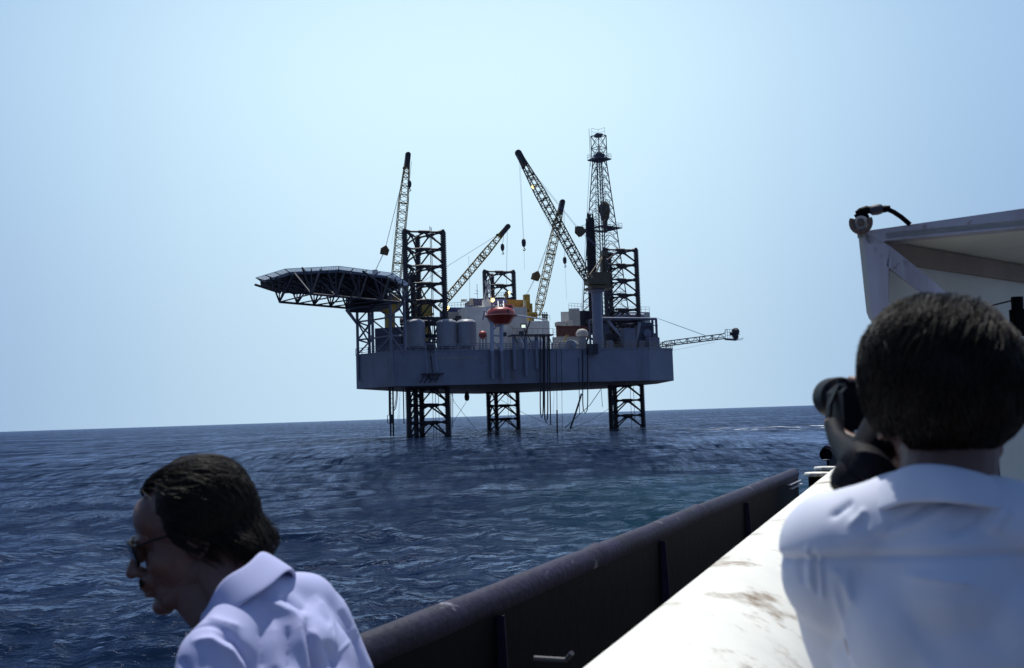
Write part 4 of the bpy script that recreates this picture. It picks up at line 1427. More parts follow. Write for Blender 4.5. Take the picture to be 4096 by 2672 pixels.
# ------------------------------------------------------------------ accommodation, capsules, tanks
def deckhouse():
    t = thing('deckhouse', V(2030, 1380, 196, ZT), 'white corrugated accommodation block with navy roofs behind the orange capsule', 'deckhouse')
    D0 = 194
    zl = P(1990, 1229, D0).z
    zr = P(2160, 1284, 197).z
    a, m, e = V(1866, 1380, D0 - 2.5, ZT), V(2112, 1380, D0 + 2.0, ZT), V(2200, 1380, D0 + 3.6, ZT)
    b = MB()
    b.prism([a, m, m + W * 14, a + W * 14], (0, 0, zl - ZT))
    b.prism([m - U * 0.003, e, e + W * 14, m + W * 14 - U * 0.003], (0, 0, zr - ZT))
    wl = b.build('wall', M['white'], t)
    b = MB()
    for k in range(74):
        f = k / 73
        q = a.lerp(e, f)
        zt = zl if f < 0.735 else zr
        b.bar(q - W * 0.015 + Z * 0.1, q - W * 0.015 + Z * (zt - ZT - 0.1), 0.045, 3)
    b.build('corrugation', M['white'], wl)
    b = MB()
    b.ubox(V(2148, 1362, D0 + 1.6, ZT), 1.9, 3, 2.6)
    b.ubox(V(2087, 1362, D0 + 0.2, ZT + 1), 1.3, 3, 2.2)
    b.build('porch', M['post'], t)
    for px, y, ww, hh in ((2090, 1330, 0.5, 0.35), (2012, 1338, 0.6, 0.4), (1985, 1300, 0.5, 0.35)):
        b = MB()
        q = P(px, y, D0 - 0.1)
        f = (q - a).dot(U)
        q = a + U * f + Z * (q.z - ZT) - W * 0.06
        b.box(q, U * ww, W * 0.05, Z * hh)
        b.build('window', M['glass'], t)
    # roofs and gear on top
    for x0, x1, y0, y1, D in ((1897, 1992, 1212, 1193, 198), (1793, 1868, 1246, 1228, 197)):
        b = MB()
        p, q = P(x0, y0, D), P(x1, y0, D + 1.5)
        zt = P((x0 + x1) / 2, y1, D).z
        zb = P(x0, y0 + 10, D).z
        b.prism([Vector((p.x, p.y, zb)), Vector((q.x, q.y, zb)), Vector((q.x, q.y, 0)) + W * 8 + Z * zb, Vector((p.x, p.y, 0)) + W * 8 + Z * zb], (0, 0, zt - zb))
        b.build('roof', M['navy'], t)
    b = MB()
    b.prism([V(1793, 1300, 196.5, ZT + 1.0), V(1868, 1300, 197.5, ZT + 1.0), V(1868, 1300, 206, ZT + 1.0), V(1793, 1300, 206, ZT + 1.0)], (0, 0, P(1830, 1247, 197).z - ZT - 1.0))
    b.build('mast_house', M['cream'], t)
    b = MB()
    p, q = V(2031, 1230, 199, zl), V(2094, 1230, 200.5, zl)
    b.prism([p, q, q + W * 3, p + W * 3], (0, 0, P(2062, 1197, 199).z - zl))
    b.build('store_box', M['ochre'], t)
    b = MB()
    for k in range(13):
        q_ = p.lerp(q, k / 12) - W * 0.01
        b.bar(q_, q_ + Z * (P(2062, 1197, 199).z - zl), 0.05, 3)
    b.build('corrugation', M['ochre'], t)
    b = MB()
    # white A-frame davit mast
    for x0, x1 in ((1944, 1956), (1958, 1940), (1932, 1950), (1968, 1955)):
        b.bar(P(x0, 1228, 195), P(x1, 1122, 195), 0.17, 4)
    for k in range(6):
        b.bar(P(1944 + k, 1215 - k * 16, 195), P(1960 - k, 1215 - k * 16, 195), 0.1, 4)
    b.ubox(P(1953, 1228, 195), 2.2, 1.2, 1.4)
    b.build('davit_mast', M['white'], t)
    b = MB()
    b.bar(V(1910, 1200, 200, zl), P(1908, 1136, 200), 0.06, 4)
    b.bar(P(1897, 1173, 200), P(1914, 1176, 200), 0.04, 3)
    b.bar(P(1902, 1160, 200), P(1914, 1166, 200), 0.04, 3)
    b.bar(P(1880, 1220, 200), P(1875, 1024, 200), 0.035, 3)
    b.build('antenna', M['dark'], t)
    b = MB()
    for x in (1845, 1868): b.bar(P(x, 1228, 199), P(x, 1198, 199), 0.06, 4)
    b.bar(P(1845, 1199, 199), P(1868, 1197, 199), 0.08, 4)
    b.box(P(1856, 1203, 199), U * 0.5, W * 0.1, Z * 0.15)
    b.box(P(1889, 1206, 199), U * 0.55, W * 0.4, Z * 0.6)
    b.build('radar', M['cream'], t)
    b = MB()
    b.ball(P(2023, 1180, 201), 0.42, 14)
    b.bar(P(2023, 1186, 201), P(2023, 1200, 201), 0.12, 6)
    b.build('globe', M['rail'], t, smooth=True)
    b = MB()
    for (x0, y0, x1, y1, D) in ((1870, 1226, 1942, 1212, 195), (1975, 1192, 2034, 1190, 197), (2120, 1278, 2200, 1282, 197.3), (1796, 1232, 1866, 1228, 196)):
        p, q = P(x0, y0, D), P(x1, y1, D)
        for o in (0.5, 1.0): b.bar(p + Z * o, q + Z * o, 0.035, 3)
        for k in range(7): b.bar(p.lerp(q, k / 6), p.lerp(q, k / 6) + Z, 0.035, 3)
    b.build('guard_rail', M['rail'], t)
    b = MB()
    for o in (0, 0.6):
        b.bar(P(2047, 1303, 192) + W * o, P(2072, 1335, 192) + W * o, 0.12, 4)
    for k in range(8):
        q = P(2047 + k * 3.3, 1303 + k * 4.4, 192)
        b.bar(q, q + W * 0.7, 0.06, 4)
    for o in (0.5, 1.0): b.bar(P(2047, 1303, 192) + Z * o, P(2072, 1335, 192) + Z * o, 0.04, 3)
    b.build('stair', M['cream'], t)
    b = MB()
    for k in range(40):
        px = 1872 + random.random() * 160
        q = V(px, 1225, 197 + random.random() * 5, zl)
        b.ubox(q, 0.3 + random.random() * 1.0, 0.5, 0.2 + random.random() * 0.8)
    b.build('vent_box', M['cream'], t)
    for x, y, D in ((1972, 1200, 194.5), (1791, 1230, 190), (2037, 1170, 198)):
        b = MB()
        b.ball(P(x, y, D), 0.36 if x != 2037 else 0.25, 12)
        b.bar(P(x, y, D), P(x, y + 14, D), 0.05, 4)
        b.build('lamp', M['lamp'], t, smooth=True)
    b = MB()
    b.bar(P(2094, 1302, 191.2), P(2100, 1330, 191.2), 0.12, 6)
    b.box(P(2094, 1302, 191.2), U * 0.5, W * 0.4, Z * 0.35)
    b.bar(P(2106, 1322, 191), P(2121, 1282, 190.5), 0.16, 6)
    b.bar(P(2103, 1338, 191), P(2107, 1318, 191), 0.25, 6)
    b.build('floodlight', M['dark'], t)
    b = MB()
    b.box(P(2094, 1305, 190.6), U * 0.38, W * 0.05, Z * 0.28)
    b.build('lamp', mat('pale lamp lens', (0.8, 0.8, 0.7), 0.4, emit=(0.8, 0.95, 0.8, 0.9)), t)
deckhouse()

def capsule_posts():
    t = thing('capsule_stand', V(1987, 1403, FD(1987) - 0.6, ZT), 'pair of pale posts with cross braces carrying the orange capsule', 'stand')
    for px in (1968, 2006):
        b = MB()
        b.bar(V(px, 1400, FD(px) - 0.75, ZT - 0.2), V(px, 1300, FD(px) - 0.75, P(px, 1290, 180).z), 0.36, 8)
        b.build('post', M['post'], t)
        b = MB()
        b.bar(V(px, 1400, FD(px) - 0.75, ZB + 0.9), V(px, 1400, FD(px) - 0.75, ZT - 0.2), 0.34, 8)
        b.bar(V(px, 1400, FD(px), ZB + 1.5), V(px, 1400, FD(px) - 0.7, ZB + 1.5), 0.2, 6)
        b.build('lower_post', M['hulltrim'], t)
    b = MB()
    D = FD(1987) - 0.75
    b.bar(P(1972, 1342, D), P(2004, 1344, D), 0.13, 6)
    b.bar(P(1972, 1320, D), P(1996, 1297, D), 0.13, 6)
    b.bar(P(1972, 1364, D), P(2004, 1394, D), 0.13, 6)
    b.bar(P(1940, 1252, D + 3), P(1962, 1295, D + 1), 0.12, 6)
    b.bar(P(2066, 1262, D + 1), P(2180, 1278, D + 8), 0.14, 6)
    b.bar(P(1938, 1240, D + 2.5), P(1932, 1280, D + 3), 0.16, 6)
    b.build('brace', M['post'], t)
    b = MB()
    # head frame above the capsule
    b.bar(P(1966, 1222, D + 2), P(1985, 1200, D + 2), 0.22, 4)
    b.bar(P(1985, 1202, D + 2), P(2026, 1200, D + 2), 0.3, 4)
    b.bar(P(1962, 1214, D + 2), P(2030, 1208, D + 2), 0.25, 4)
    for x in (1992, 2014): b.bar(P(x, 1204, D + 1), P(x + 1, 1232, D - 1.0), 0.09, 4)
    b.build('head_frame', M['post'], t)
capsule_posts()

def survival_capsule(name, label, c, k, m, group):
    t = thing(name, c, label, 'lifeboat', group)
    b = MB()
    b.lathe(c, [(0.05, -1.55), (1.5, -1.5), (1.75, -1.25), (2.1, -0.75), (2.55, -0.3), (2.75, -0.05)], 32)
    b.build('hull', m, t, smooth=True)
    b = MB()
    b.lathe(c, [(2.72, -0.08), (2.98, -0.05), (2.98, 0.10), (2.75, 0.16)], 32)
    b.build('fender', mat('dark red fender', (0.12, 0.02, 0.012), 0.5), t, smooth=True)
    b = MB()
    b.lathe(c, [(2.74, 0.14), (2.62, 0.6), (2.5, 1.0), (2.2, 1.32), (1.6, 1.55), (0.9, 1.68), (0.05, 1.72)], 32)
    cn = b.build('canopy', m, t, smooth=True)
    b = MB()
    q = c + U * 1.35 - W * 0.5 + Z * 1.05
    b.lathe(q, [(0.9, 0), (0.88, 0.75), (0.7, 1.0), (0.05, 1.05)], 16)
    ct = b.build('cockpit', m, t, smooth=True)
    for q2, s_ in ((q + Z * 0.55 - W * 0.86, 0.22), (c + U * 0.6 - W * 2.5 + Z * 0.75, 0.24)):
        b = MB()
        b.lathe(q2, [(s_, -0.05), (s_, 0.06)], 14, -W)
        b.build('window', M['glass'], t, smooth=True)
    b = MB()
    for x in (-1.7, 0.2):
        b.box(c + U * x - W * 0.8 + Z * 1.6, U * 0.4, W * 0.2, Z * 0.22)
    b.bar(c - W * 0.6 + Z * 1.6, c - W * 0.6 + Z * 2.4, 0.13, 6)
    b.bar(c + U * 0.5 - W * 0.6 + Z * 1.6, c + U * 0.3 - W * 0.6 + Z * 2.4, 0.1, 6)
    b.build('lifting_gear', M['cream'], t)
    return t
survival_capsule('survival_capsule', 'round orange survival capsule hung over the hull in front of the white deckhouse', P(2004, 1265, FD(2004) - 0.2), 1, M['red'], 'survival capsules')
t = thing('life_raft', P(2094, 1262, 200), 'dark red upright raft case behind the orange capsule, beside the crane', 'raft case')
b = MB()
q = P(2094, 1243, 200)
b.lathe(q, [(0.05, -0.94), (0.45, -0.85), (0.66, -0.5), (0.70, 0), (0.62, 0.5), (0.38, 0.85), (0.05, 0.94)], 16)
b.build('shell', mat('dark red case', (0.10, 0.018, 0.015), 0.5), t, smooth=True)
b = MB()
b.box(q - Z * 1.1, U * 0.6, W * 0.5, Z * 0.16)
b.build('cradle', M['dark'], t)

t = thing('red_sphere_tank', V(1931, 1400, FD(1931) + 0.5, ZT), 'faded red spherical tank on a thin stand left of the capsule posts', 'tank')
b = MB()
q = P(1931, 1339, FD(1931) + 0.5)
b.ball(q, 0.74, 22)
b.build('sphere', M['redball'], t, smooth=True)
b = MB()
for a in (-0.6, 0.6):
    for d in (-0.4, 0.4):
        b.bar(q + U * a + W * d - Z * 0.2, Vector((q.x, q.y, ZT)) + U * a + W * d, 0.07, 4)
b.bar(q - U * 0.6 - Z * 0.8 - W * 0.4, q + U * 0.6 - Z * 0.8 - W * 0.4, 0.06, 4)
b.bar(q - Z * 0.7, Vector((q.x, q.y, ZT)), 0.1, 6)
b.build('stand', M['frame'], t)

def silo(px, y, label):
    D = FD(px) + 4.2
    c = V(px, 1380, D, ZT)
    t = thing('storage_tank', c, label, 'tank', 'domed grey tanks along the deck rail')
    zt = P(px, 1290, D).z - ZT
    b = MB()
    b.lathe(c + Z * 1.0, [(0.4, -0.4), (1.75, 0.0), (1.84, 0.1), (1.84, zt - 1.0)], 36)
    b.build('shell', M['tank'], t, smooth=True)
    b = MB()
    b.lathe(c + Z * zt, [(1.86, -0.02), (1.72, 0.22), (1.3, 0.46), (0.7, 0.6), (0.05, 0.64)], 36)
    b.build('dome', M['tank'], t, smooth=True)
    b = MB()
    for k in range(4):
        a = PI / 4 + k * PI / 2
        q = c + U * (1.45 * math.cos(a)) + W * (1.45 * math.sin(a))
        b.bar(q, q + Z * 1.1, 0.14, 6)
    b.build('foot', M['dark'], t)
    b = MB()
    b.bar(c + U * 0.5 - W * 0.3 + Z * (zt + 0.4), c + U * 0.5 - W * 0.3 + Z * (zt + 0.85), 0.12, 6)
    b.build('nozzle', M['dark'], t)
    return t
silo(1662, 0, 'domed grey tank nearest the helideck, standing apart from the other two')
silo(1787, 0, 'domed grey tank in the middle of three, close beside the right one')
silo(1867, 0, 'domed grey tank nearest the white deckhouse, last of three')

# ------------------------------------------------------------------ people
def ell(c, r, R=None, n=20):
    c = np.array(c, float)
    r = np.array(r, float)
    k = n // 2
    vs = [(0, 0, -1)]
    for i in range(1, k):
        ph = PI * i / k
        for j in range(n):
            a = 2 * PI * j / n
            vs.append((math.sin(ph) * math.cos(a), math.sin(ph) * math.sin(a), -math.cos(ph)))
    vs.append((0, 0, 1))
    v = np.array(vs) * r
    if R is not None:
        v = v @ np.array(R).T
    v = v + c
    f = []
    for j in range(n):
        f.append((0, 1 + (j + 1) % n, 1 + j))
        f.append((len(vs) - 1, 1 + (k - 2) * n + j, 1 + (k - 2) * n + (j + 1) % n))
    for i in range(k - 2):
        for j in range(n):
            f.append((1 + i * n + j, 1 + i * n + (j + 1) % n, 1 + (i + 1) * n + (j + 1) % n, 1 + (i + 1) * n + j))
    return v, f
def cap(p, q, r1, r2, n=18):
    p, q = np.array(p, float), np.array(q, float)
    d = q - p
    L = np.linalg.norm(d)
    d = d / L
    a = np.array((0, 0, 1.0)) if abs(d[2]) < 0.9 else np.array((1.0, 0, 0))
    x = np.cross(d, a); x /= np.linalg.norm(x)
    y = np.cross(d, x)
    prof = []
    for i in range(7):
        ph = PI / 2 * i / 6
        prof.append((max(1e-4, r1 * math.sin(ph)), -r1 * math.cos(ph)))
    for i in range(7):
        ph = PI / 2 * i / 6
        prof.append((max(1e-4, r2 * math.cos(ph)), L + r2 * math.sin(ph)))
    vs = []
    for r, h in prof:
        for j in range(n):
            t = 2 * PI * j / n
            vs.append(p + d * h + x * r * math.cos(t) + y * r * math.sin(t))
    m = len(prof)
    f = []
    for k in range(m - 1):
        for j in range(n):
            f.append((k * n + j, k * n + (j + 1) % n, (k + 1) * n + (j + 1) % n, (k + 1) * n + j))
    f += [tuple(range(n - 1, -1, -1)), tuple(range((m - 1) * n, m * n))]
    return np.array(vs), f
def xf(prims, Mx):
    A = np.array(Mx.to_3x3())
    t = np.array(Mx.translation)
    return [(v @ A.T + t, f) for v, f in prims]
def remesh(prims, vox, smooth=6):
    vs, fs, n = [], [], 0
    for v, f in prims:
        vs.append(v)
        fs += [tuple(i + n for i in ff) for ff in f]
        n += len(v)
    me = bpy.data.meshes.new('t')
    me.from_pydata(np.concatenate(vs).tolist(), [], fs)
    o = bpy.data.objects.new('t', me)
    COL.objects.link(o)
    md = o.modifiers.new('r', 'REMESH')
    md.mode = 'VOXEL'
    md.voxel_size = vox
    dg = bpy.context.evaluated_depsgraph_get()
    m2 = bpy.data.meshes.new_from_object(o.evaluated_get(dg))
    bpy.data.objects.remove(o)
    bpy.data.meshes.remove(me)
    nv = len(m2.vertices)
    co = np.empty(nv * 3); m2.vertices.foreach_get('co', co); co = co.reshape(-1, 3)
    ed = np.empty(len(m2.edges) * 2, dtype=np.int32); m2.edges.foreach_get('vertices', ed); ed = ed.reshape(-1, 2)
    deg = np.bincount(ed.ravel(), minlength=nv)[:, None]
    for k in range(smooth):
        for lam in (0.55, -0.30):
            acc = np.zeros_like(co)
            for ax in range(3):
                acc[:, ax] = np.bincount(ed[:, 0], weights=co[ed[:, 1], ax], minlength=nv) + np.bincount(ed[:, 1], weights=co[ed[:, 0], ax], minlength=nv)
            co = co + lam * (acc / np.maximum(deg, 1) - co)
    m2.vertices.foreach_set('co', co.ravel())
    m2.update()
    return m2, co
def normals(me):
    n = np.empty(len(me.vertices) * 3)
    me.vertex_normals.foreach_get('vector', n)
    return n.reshape(-1, 3)
def put(me, name, m, parent):
    off = Vector((0, 0, 0))
    r = parent
    while r is not None:
        off += r.location
        r = r.parent
    n = len(me.vertices)
    co = np.empty(n * 3); me.vertices.foreach_get('co', co)
    co = (co.reshape(-1, 3) - np.array(off)).ravel()
    me.vertices.foreach_set('co', co)
    me.polygons.foreach_set('use_smooth', [True] * len(me.polygons))
    me.materials.clear()
    me.materials.append(m)
    me.update()
    me.name = name
    o = bpy.data.objects.new(name, me)
    COL.objects.link(o)
    o.parent = parent
    return o

def head_prims(ears=True):
    p = [ell((-0.012, 0, 0.035), (0.098, 0.076, 0.090)),
         ell((0.030, 0, -0.028), (0.062, 0.063, 0.088)),
         ell((0.040, 0, -0.082), (0.050, 0.050, 0.036)),
         ell((0.078, 0, -0.108), (0.022, 0.025, 0.018)),
         ell((0.082, 0, 0.018), (0.018, 0.050, 0.015)),
         ell((0.082, 0, -0.058), (0.026, 0.032, 0.022)),
         ell((0.062, 0, 0.048), (0.034, 0.055, 0.046)),
         cap((0.092, 0, 0.010), (0.119, 0, -0.036), 0.009, 0.0115),
         ell((0.106, 0.011, -0.038), (0.012, 0.008, 0.009)), ell((0.106, -0.011, -0.038), (0.012, 0.008, 0.009)),
         ell((0.100, 0, -0.067), (0.013, 0.023, 0.007)), ell((0.096, 0, -0.081), (0.012, 0.019, 0.0075)),
         ell((0.058, 0.040, -0.028), (0.028, 0.024, 0.026)), ell((0.058, -0.040, -0.028), (0.028, 0.024, 0.026)),
         cap((-0.004, 0.046, -0.060), (0.055, 0.030, -0.098), 0.020, 0.018), cap((-0.004, -0.046, -0.060), (0.055, -0.030, -0.098), 0.020, 0.018)]
    if ears:
        for s in (1, -1):
            R = Matrix.Rotation(s * 0.35, 3, 'Z') @ Matrix.Rotation(-0.2, 3, 'Y')
            p.append(ell((-0.014, s * 0.081, -0.004), (0.018, 0.006, 0.031), R))
            p.append(ell((-0.006, s * 0.076, -0.030), (0.009, 0.007, 0.011), R))
            for k in range(9):
                a0, a1 = -1.4 + k * 0.42, -1.4 + (k + 1) * 0.42
                q = [np.array(R) @ np.array((-0.018 * math.cos(a) * 1.0, s * 0.004, 0.030 * math.sin(a))) + np.array((-0.016, s * 0.083, -0.003)) for a in (a0, a1)]
                p.append(cap(q[0], q[1], 0.0048, 0.0048, 8))
    return p
def hand_prims(Mx, side=1, curl=0.6):
    # palm in local frame: x towards fingertips, y towards thumb, z out of the back of the hand
    p = [ell((0.045, 0, 0), (0.052, 0.040, 0.014)), cap((-0.02, 0, 0), (0.02, 0, 0), 0.026, 0.028)]
    for k, (y, L) in enumerate(((0.030, 0.072), (0.010, 0.080), (-0.011, 0.074), (-0.031, 0.058))):
        a = Vector((0.088, y * side, 0.002))
        ang = curl * (0.55 + 0.08 * k)
        d = Vector((math.cos(ang), 0.06 * (1.5 - k) * side, -math.sin(ang)))
        r = 0.0088 if k < 3 else 0.0076
        for seg, fr in enumerate((0.46, 0.30, 0.24)):
            e = a + d.normalized() * (L * fr)
            p.append(cap(a, e, r, r * 0.92, 10))
            a = e
            ang += curl * 0.75
            d = Vector((math.cos(ang), d.y, -math.sin(ang)))
            r *= 0.92
    a = Vector((0.012, 0.030 * side, -0.006))
    for d, L, r in ((Vector((0.55, 0.75 * side, -0.35)), 0.042, 0.0125), (Vector((0.85, 0.35 * side, -0.4)), 0.032, 0.0105), (Vector((0.95, 0.1 * side, -0.4)), 0.026, 0.0095)):
        e = a + d.normalized() * L
        p.append(cap(a, e, r, r * 0.9, 10))
        a = e
    return xf(p, Mx)

def hair_on(head_M, parent, m, inside, flow, length, n, thick=0.016, lift=0.25, seed=1, cap_r=(0.110, 0.088, 0.101), cap_c=(-0.014, 0, 0.038), wid=0.0016, hang=True, sq=2.0):
    g = np.random.default_rng(seed)
    def rad(d):
        return (abs(d.x) ** sq + abs(d.y) ** sq + abs(d.z) ** sq) ** (-1 / sq)
    # under layer that hugs the scalp and dives inside it beyond the hairline
    nu, nv = 56, 40
    b = MB()
    vs, idx = [], {}
    for i in range(nv + 1):
        ph = PI * i / nv
        for j in range(nu):
            a = 2 * PI * j / nu
            d = Vector((math.sin(ph) * math.cos(a), math.sin(ph) * math.sin(a), math.cos(ph)))
            w_ = inside(d)
            k = 0.84 + 0.16 * w_ + (thick * 3 * w_) * (0.45 + 0.55 * sstep(-0.55, 0.0, d.z)) * (0.7 + 0.6 * noise.noise(d * 2.6))
            k *= 1 + w_ * (rad(d) - 1)
            q = Vector((cap_c[0] + d.x * cap_r[0] * k, cap_c[1] + d.y * cap_r[1] * k, cap_c[2] + d.z * cap_r[2] * k))
            vs.append(head_M @ q)
    fs = []
    for i in range(nv):
        for j in range(nu):
            fs.append((i * nu + j, i * nu + (j + 1) % nu, (i + 1) * nu + (j + 1) % nu, (i + 1) * nu + j))
    b.add(vs, fs)
    cnt = 0
    while cnt < n:
        d = Vector(g.normal(size=3)).normalized()
        w_ = inside(d)
        if g.random() > w_:
            continue
        cnt += 1
        q = Vector((cap_c[0] + d.x * cap_r[0] * 0.99, cap_c[1] + d.y * cap_r[1] * 0.99, cap_c[2] + d.z * cap_r[2] * 0.99))
        nrm = Vector((d.x / cap_r[0], d.y / cap_r[1], d.z / cap_r[2])).normalized()
        L = length(d) * (0.7 + 0.6 * g.random())
        pts = [head_M @ q]
        cl = noise.noise_vector(d * 5.0) * 0.65 + Vector(g.normal(0, 0.08, 3))
        bulk = (0.45 + 0.55 * sstep(-0.55, 0.0, d.z)) * (0.8 + 0.6 * noise.noise(d * 2.6))
        for k in range(5):
            f = flow(d)
            dirv = (f + cl + nrm * (lift * (1.2 - 0.35 * k)))
            t = dirv.normalized()
            q = q + t * (L / 5)
            e = Vector(((q.x - cap_c[0]) / cap_r[0], (q.y - cap_c[1]) / cap_r[1], (q.z - cap_c[2]) / cap_r[2]))
            r = e.length / rad(e.normalized())
            lo = 1.0 + thick * bulk * (2.0 + 4.0 * g.random()) * (1 if k < 4 else 1.2)
            hi = lo + (0.05 if e.z > -0.45 or not hang else 0.5)
            if r < lo or r > hi:
                e = e * (min(hi, max(lo, r)) / r)
                q = Vector((cap_c[0] + e.x * cap_r[0], cap_c[1] + e.y * cap_r[1], cap_c[2] + e.z * cap_r[2]))
            nrm = Vector((e.x / cap_r[0], e.y / cap_r[1], e.z / cap_r[2])).normalized()
            pts.append(head_M @ q)
        b.tube(pts, wid * (0.7 + 0.7 * g.random()), 3, [1, 1.1, 1.0, 0.8, 0.55, 0.12])
    o = b.build('hair', m, parent, smooth=False)
    o.data.polygons.foreach_set('use_smooth', [True] * len(o.data.polygons))
    return o

def sstep(a, b_, x):
    t = min(1, max(0, (x - a) / (b_ - a)))
    return t * t * (3 - 2 * t)
def photo_px(co):
    v = (co - np.array(CAM)) @ np.array(RC)
    return np.stack([2048 + FPX * v[:, 0] / -v[:, 2], 1336 - FPX * v[:, 1] / -v[:, 2]], 1)
def folds(co, nr, lines):
    # cloth folds modelled on the side of the body that the photograph records
    px = photo_px(co)
    vis = np.clip(((np.array(CAM) - co) * nr).sum(1) / np.linalg.norm(np.array(CAM) - co, axis=1) * 3, 0, 1)
    d = np.zeros(len(co))
    for pts, h, w in lines:
        best = np.full(len(co), 1e9)
        tt = np.zeros(len(co))
        n = len(pts) - 1
        for k in range(n):
            a, b_ = np.array(pts[k], float), np.array(pts[k + 1], float)
            ab = b_ - a
            t = np.clip(((px - a) @ ab) / (ab @ ab), 0, 1)
            dd = np.linalg.norm(px - a - t[:, None] * ab, axis=1)
            m = dd < best
            best = np.where(m, dd, best)
            tt = np.where(m, (k + t) / n, tt)
        d += h * (0.6 * np.exp(-best / (0.55 * w)) + 0.4 * np.exp(-(best / w) ** 2)) * np.clip(tt * 5, 0, 1) * np.clip((1 - tt) * 5 + 0.3, 0, 1)
    return d * vis
def crease(P_, a, b_, h, w):
    dd, t = seg_d(P_, a, b_)
    return h * (0.55 * np.exp(-dd / (0.6 * w)) + 0.45 * np.exp(-(dd / w) ** 2)) * np.sin(PI * np.clip(0.12 + 0.8 * t, 0, 1)) ** 0.7
def seg_d(P_, a, b_):
    a, b_ = np.array(a), np.array(b_)
    ab = b_ - a
    t = np.clip(((P_ - a) @ ab) / (ab @ ab), 0, 1)
    return np.linalg.norm(P_ - a - t[:, None] * ab, axis=1), t

def body_prims(arm_l, arm_r, infl=0.0, k=1.0):
    # local frame: origin at the base of the neck, x forward, y left, z up
    i = infl
    p = [ell((0.035, 0, -0.20), (0.105 + i, 0.150 * k + i, 0.20)),
         ell((0.010, 0, -0.115), (0.080 + i, 0.135 * k + i, 0.105 + i)),
         ell((-0.020, 0.066, -0.16), (0.048 + i, 0.060, 0.085)), ell((-0.020, -0.066, -0.16), (0.048 + i, 0.060, 0.085)),
         ell((0.035, 0, -0.40), (0.105 + i, 0.145 * k + i, 0.18)),
         ell((0.030, 0, -0.56), (0.110 + i, 0.160 + i, 0.13))]
    for s, arm in ((1, arm_l), (-1, arm_r)):
        p.append(cap((-0.005, s * 0.035, -0.022), (0.012, s * 0.120, -0.064), 0.040 + i, 0.056 + i))
        p.append(ell((0.022, s * 0.134 * (0.5 + 0.5 * k), -0.098), (0.062 + i, 0.060 + i, 0.066 + i)))
    return p

